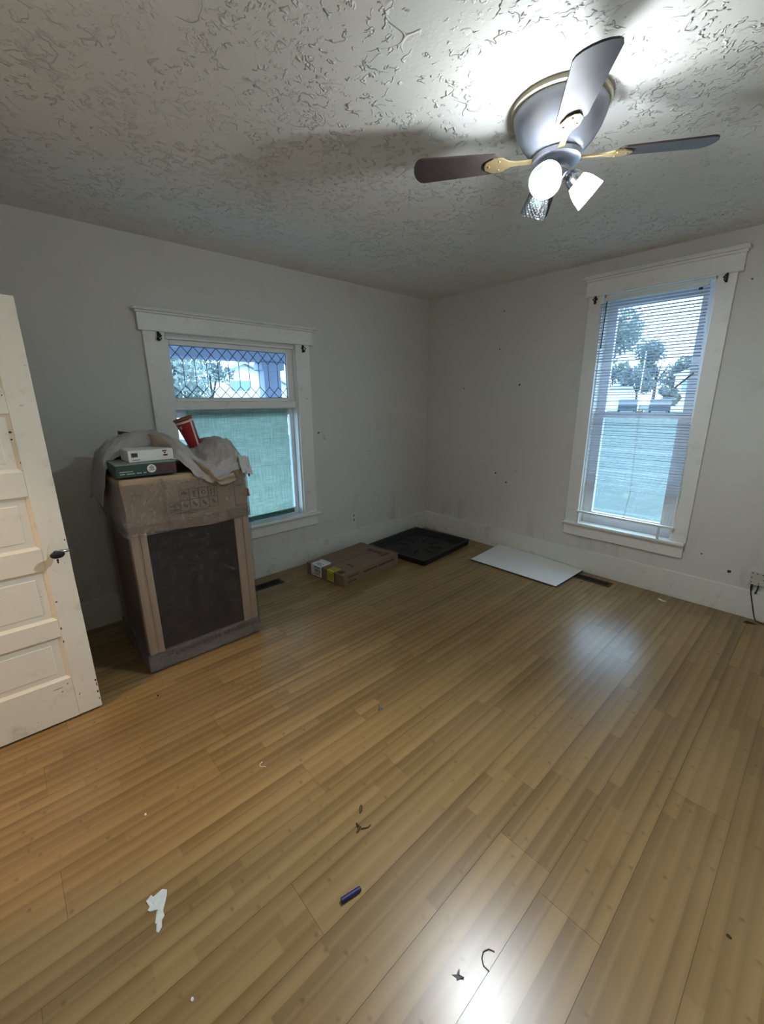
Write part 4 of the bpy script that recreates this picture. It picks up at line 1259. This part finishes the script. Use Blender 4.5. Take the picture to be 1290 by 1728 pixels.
scrap('paper_chip', [(-.03, -.006), (-.01, -.012), (.012, -.010), (.032, .004), (.022, .012), (.004, .004), (-.006, .012), (-.022, .010)], (2.633, -.150, 0), R(-20), M['white_plastic'], 'small white plastic chip on the floor below the tall window', 'litter', .006)
scrap('lint_tuft', [(-.016, .012), (-.004, .006), (.002, .016), (.010, .008), (.014, -.002), (.004, -.004), (.004, -.018), (-.003, -.016), (-.006, 0)], (1.989, -2.583, 0), .3, M['greybit'], 'grey tuft of lint on the open middle of the floor', 'litter', .010)
scrap('leaf_fragment', [(-.010, .018), (0, .012), (.008, -.004), (.006, -.020), (-.004, -.010), (-.010, .004)], (2.345, -3.012, 0), R(20), M['leaf'], 'dark brown leaf fragment beside a dry twig', 'leaf', .006)
tw = MB(); tw.tube([(-.020, .018, .003), (-.006, .002, .004), (-.014, -.016, .003)], [.0035, .006, .003], 6).tube([(0, -.002, .004), (.024, .004, .003), (.034, .014, .003)], .0020, 6)
o = tw.build('dry_twig', M['leaf'], smooth=True); o.location = (2.405, -3.062, 0); o.rotation_euler = (0, 0, R(45))
tag(o, 'small forked dry twig on the floor in front of the leaf fragment', 'twig')
def curl(name, pts, rad, loc, rz, mat, label, cat):
    m = MB(); m.tube([(x, y, rad+.0005) for x, y in pts], rad, 6)
    o = m.build(name, mat, smooth=True); o.location = loc; o.rotation_euler = (0, 0, rz); tag(o, label, cat)
curl('white_thread', [(-.012, .014), (-.018, .004), (-.014, -.008), (-.002, -.012), (.010, -.008), (.016, -.010)], .0013, (1.894, -3.195, 0), R(40), M['white_paper'], 'tiny curled white thread on the floor left of the twig', 'litter')
curl('curled_hair', [(.020, .022), (.004, .026), (-.012, .018), (-.018, .002), (-.014, -.014), (0, -.024)], .0014, (2.944, -3.040, 0), R(40), M['hair'], 'dark curled fibre lying in the bright reflection', 'litter')
scrap('dried_leaf_bit', [(-.020, -.001), (-.006, .002), (-.002, .014), (.001, .013), (.002, .002), (.014, .001), (.004, -.003), (-.004, -.010), (-.006, -.004)], (2.908, -3.130, 0), R(30), M['greybit'], 'crumpled grey leaf bit left of the curled fibre', 'leaf', .006)
scrap('dark_crumb', [(.006*math.cos(2*PI*k/7), .005*math.sin(2*PI*k/7)) for k in range(7)], (1.086, -3.404, 0), 0, M['leaf'], 'round dark crumb in front of the tall carton', 'litter', .003, .003)
scrap('dark_crumb', [(.007*math.cos(2*PI*k/7), .006*math.sin(2*PI*k/7)) for k in range(7)], (2.052, -.260, 0), 0, M['leaf'], 'dark crumb between the white board and the vent front edge', 'litter', .003, .003)
scrap('dark_crumb', [(.007*math.cos(2*PI*k/7), .004*math.sin(2*PI*k/7)) for k in range(7)], (3.40, -2.47, 0), 0, M['leaf'], 'dark crumb on the floor at the far right of the picture', 'litter', .003, .003)
scrap('paper_crumb', [(.006*math.cos(2*PI*k/6), .004*math.sin(2*PI*k/6)) for k in range(6)], (1.79, -3.64, 0), 0, M['white_paper'], 'tiny pale paper crumb at the left edge of the open floor', 'litter', .003, .002)
scrap('paper_crumb', [(.005*math.cos(2*PI*k/6), .004*math.sin(2*PI*k/6)) for k in range(6)], (2.45, -3.69, 0), 0, M['white_paper'], 'tiny pale paper crumb nearest the bottom edge of the picture', 'litter', .003, .002)
scrap('fallen_leaf', [(-.04, 0), (-.02, .014), (.0, .008), (.014, .018), (.04, .004), (.02, -.010), (0, -.006), (-.02, -.014)], (3.165, -.10, 0), R(20), M['leaf'], 'brown fallen leaf at the foot of the power cord', 'leaf', .012)

# ---------------------------------------------------------------- outdoors
m = MB(); m.prism([(WT+.02, -1.0), (110, -1.0), (110, .05), (36, .05), (12, -.7), (WT+.02, -.7)], 140, M=Matrix(((0, 0, 1, -70), (1, 0, 0, 0), (0, 1, 0, 0), (0, 0, 0, 1))))
m.build('ground_lawn', M['grass'], kind='structure', label='lawn outside the tall window')
m = MB(); m.box(-70, -WT-.02, -60, WT+.02, -1.0, -.7)
m.build('ground_side_yard', M['grass'], kind='structure', label='side yard outside the leaded window')
m = MB(); m.box(-70, 70, 40, 47, .0, .08); m.build('ground_road', M['road'], kind='structure', label='pale road beyond the lawn')
def leaf_tree(name, loc, h, crown_r, zc, n, seed, mat, label, leaf=.16, group='trees outside'):
    t_ = thing(name, label, 'tree', loc, 0, group)
    rr = random.Random(seed)
    m = MB()
    m.tube([(0, 0, 0), (.05, .02, zc*.5), (0, .0, zc)], [crown_r*.08, crown_r*.06, crown_r*.03], 8)
    for k in range(6):
        a = rr.uniform(0, 2*PI); m.tube([(0, 0, zc*.6), (math.cos(a)*crown_r*.5, math.sin(a)*crown_r*.5, zc+crown_r*.2)], [crown_r*.03, crown_r*.012], 6)
    m.build('trunk', M['bark'], t_)
    blobs = []
    for k in range(14):
        a = rr.uniform(0, 2*PI); e = rr.uniform(-.6, 1); q = rr.uniform(.3, .8)
        blobs.append((Vector((math.cos(a)*crown_r*q, math.sin(a)*crown_r*q, zc + e*crown_r*.8)), crown_r*rr.uniform(.3, .5)))
    vs, fs = [], []
    for k in range(n):
        c, r_ = rr.choice(blobs)
        d = Vector((rr.gauss(0, 1), rr.gauss(0, 1), rr.gauss(0, 1))).normalized()
        p = c + d*r_*rr.uniform(.6, 1.05)
        u = Vector((rr.gauss(0, 1), rr.gauss(0, 1), rr.gauss(0, 1))).normalized(); w_ = u.cross(d).normalized()
        s = leaf*rr.uniform(.6, 1.3)
        i0 = len(vs)
        vs += [p+u*s, p+w_*s*.5, p-u*s, p-w_*s*.5]; fs.append((i0, i0+1, i0+2, i0+3))
    me = bpy.data.meshes.new('foliage'); me.from_pydata([tuple(v) for v in vs], [], fs); me.materials.append(mat)
    o = bpy.data.objects.new('foliage', me); COL.objects.link(o); o.parent = t_; o['kind'] = 'stuff'
G = -.7
G2 = .05
def far(x, y): return (3.34+(x-3.34)*(y+8.8)/(y+3.8), y+5)
for x_, y_, r_, zc_, n_l, sd, mt, lb in [
    (-9.7, 28.5, 3.0, 5.4, 5200, 1, 'leaves2', 'tall pale tree outside seen at the upper left of the blind'),
    (-17.0, 54, 2.5, 3.2, 3600, 3, 'leaves', 'tree beyond the road at the far left of the blind view'),
    (-14.9, 63.5, 3.3, 5.0, 3600, 2, 'leaves', 'far tree standing between the two left trees beyond the road'),
    (-9.6, 55.5, 2.5, 3.4, 3600, 4, 'leaves', 'tree beyond the road behind the left side of the white house'),
    (-7.0, 64.5, 3.3, 5.4, 3600, 5, 'leaves', 'far tree rising behind the roof of the white house'),
    (-2.6, 55, 2.5, 3.2, 3600, 6, 'leaves', 'tree beyond the road right of the white house'),
    (-11.8, 46.2, 1.7, 2.6, 2600, 7, 'leaves', 'small dark tree by the road left of the white house'),
    (-8.6, 45.2, 1.1, .8, 2400, 9, 'leaves', 'low bush standing in front of the white house'),
    (-5.0, 45.2, 1.1, .9, 2400, 10, 'leaves', 'low bush at the right corner of the white house')]:
    leaf_tree('broadleaf_tree', (*far(x_, y_), G2) if y_ > 40 else (x_, y_, -.06), 0, r_, zc_+.7, n_l, sd, M[mt], lb, .14 + r_*.025)
leaf_tree('yard_tree', (-12.5, .35, G), 6, 2.05, 3.2, 5200, 7, M['leaves2'], 'bushy tree in the side yard seen at the left of the leaded glass', .10)
leaf_tree('yard_tree', (-15.5, 3.5, G), 6, 1.0, 3.7, 900, 8, M['leaves'], 'thin tree in the side yard in front of the gabled house', .09)
# white houses
hs = thing('gabled_house', 'white gabled house in the side yard seen through the leaded glass', 'house', (-22, 8.1, G))
m = MB(); m.prism([(-3.4, 0), (3.4, 0), (3.4, 3.05), (0, 4.42), (-3.4, 3.05)], 8, M=Matrix(((0, 0, -1, 0), (1, 0, 0, 0), (0, 1, 0, 0), (0, 0, 0, 1)))); m.build('wall', M['siding'], hs)
for s in (-1, 1):
    m = MB(); m.prism([(0, 4.44), (s*3.8, 2.91), (s*3.8, 3.06), (0, 4.60)], 8.6, M=Matrix(((0, 0, -1, .35), (1, 0, 0, 0), (0, 1, 0, 0), (0, 0, 0, 1)))); m.build('roof', M['roof'], hs)
m = MB(); m.box(.0, .05, -.95, .42, 2.78, 3.52, bev=.01); f = m.build('window_frame', M['siding'], hs)
m = MB(); m.box(.045, .06, -.87, .34, 2.86, 3.44); m.build('pane', M['pane_far'], f)
h2 = thing('white_house', 'white house beyond the road seen at the right of the blind', 'house', (*far(-6.6, 48.0), G2))
m = MB(); m.prism([(-2.6, 0), (1.6, 0), (1.6, 4.0), (-.5, 5.1), (-2.6, 4.0)], 3.5, M=Matrix(((1, 0, 0, 0), (0, 0, 1, 0), (0, 1, 0, 0), (0, 0, 0, 1)))); m.build('wall', M['siding'], h2)
m = MB(); m.box(-2.8, 1.8, -.2, 3.6, 3.88, 4.02); m.build('eave', M['roof'], h2)
for xx in (-1.9, -.4):
    m = MB(); m.box(xx, xx+.8, -.04, 0, 2.2, 3.4); m.build('window', M['pane_far'], h2)
h3 = thing('white_garage', 'low white garage beyond the road seen at the left of the blind', 'garage', (*far(-15.9, 50.0), G2))
m = MB(); m.box(0, 3.2, 0, 1.6, 0, 2.7); m.build('wall', M['siding'], h3)
m = MB(); m.prism([(-.3, 2.7), (3.5, 2.7), (1.6, 3.6)], 2.0, M=Matrix(((1, 0, 0, 0), (0, 0, 1, -.3), (0, 1, 0, 0), (0, 0, 0, 1)))); m.build('roof', M['roof'], h3)
def car(loc, rz, label):
    c = thing('parked_car', label, 'car', loc, rz, 'dark cars parked by the road')
    m = MB(); m.prism([(-2.1, .30), (2.1, .30), (2.15, .62), (1.9, .82), (1.0, .90), (.55, 1.32), (-.9, 1.36), (-1.6, .95), (-2.1, .88)], 1.7, M=Matrix(((1, 0, 0, 0), (0, 0, 1, -.85), (0, 1, 0, 0), (0, 0, 0, 1)))); m.build('car_body', M['car_dark'], c)
    m = MB(); m.prism([(.92, .93), (.52, 1.26), (-.86, 1.29), (-1.45, .97)], 1.72, M=Matrix(((1, 0, 0, 0), (0, 0, 1, -.86), (0, 1, 0, 0), (0, 0, 0, 1)))); m.build('side_window', M['car_glass'], c)
    for xx in (-1.3, 1.35):
        for yy in (-.85, .70):
            m = MB(); m.lathe([(0, 0), (.30, 0), (.32, .03), (.32, .15), (0, .15)], 20, M=Matrix(((1, 0, 0, xx), (0, 0, 1, yy), (0, 1, 0, .32), (0, 0, 0, 1)))); m.build('wheel', M['black'], c)
car((-11.7, 44, .08), R(107), 'dark parked car seen left of centre just above the meeting rail')
car((-8.9, 44, .08), R(104), 'dark parked car seen right of centre just above the meeting rail')
m = MB(); m.tube([(-9.2, 38.5, .05), (-9.17, 38.5, 5.4)], .04, 8)
tag(m.build('utility_pole', M['siding']), 'slim pale pole standing between the two parked cars', 'pole')
# porch outside the leaded window
m = MB(); m.box(-2.00, -1.80, -7.5, 1.6, 2.03, 2.34, bev=.01); pb_ = m.build('trim_1', M['porch'], kind='structure', label='porch beam outside the leaded window')
m = MB(); m.box(-2.02, WT*-1-.005, -7.5, 1.6, 2.34, 2.42); m.build('trim_2', M['porch'], kind='structure', label='porch roof outside the leaded window')
m = MB(); m.box(-1.98, -1.82, -1.10, -.86, G, 2.03, bev=.006).box(-2.02, -1.78, -1.14, -.82, 1.93, 2.03, bev=.01).box(-2.02, -1.78, -1.14, -.82, G, -.5, bev=.01)
tag(m.build('porch_post', M['porch']), 'pale square porch post seen at the right of the leaded glass', 'post')
m = MB(); m.box(-2.05, -WT-.03, -7.5, 1.6, -.14, -.04)
m.build('trim_3', M['porch'], kind='structure', label='porch deck outside the leaded window')

# ---------------------------------------------------------------- warm hall lamp
hl = thing('hall_lamp', 'warm round ceiling lamp in the adjoining hall', 'lamp', (1.5, -5.2, H))
m = MB(); m.lathe([(0, 0), (.12, 0), (.12, -.015), (0, -.015)], 32); m.build('lamp_base', M['white_plastic'], hl, smooth=True)
m = MB(); m.lathe([(.115, -.015), (.11, -.05), (.08, -.08), (.04, -.095), (0, -.10)], 32); m.build('lamp_dome', m_bulb('warm_lamp_glow', (1.0, .60, .30), 175.0), hl, smooth=True)
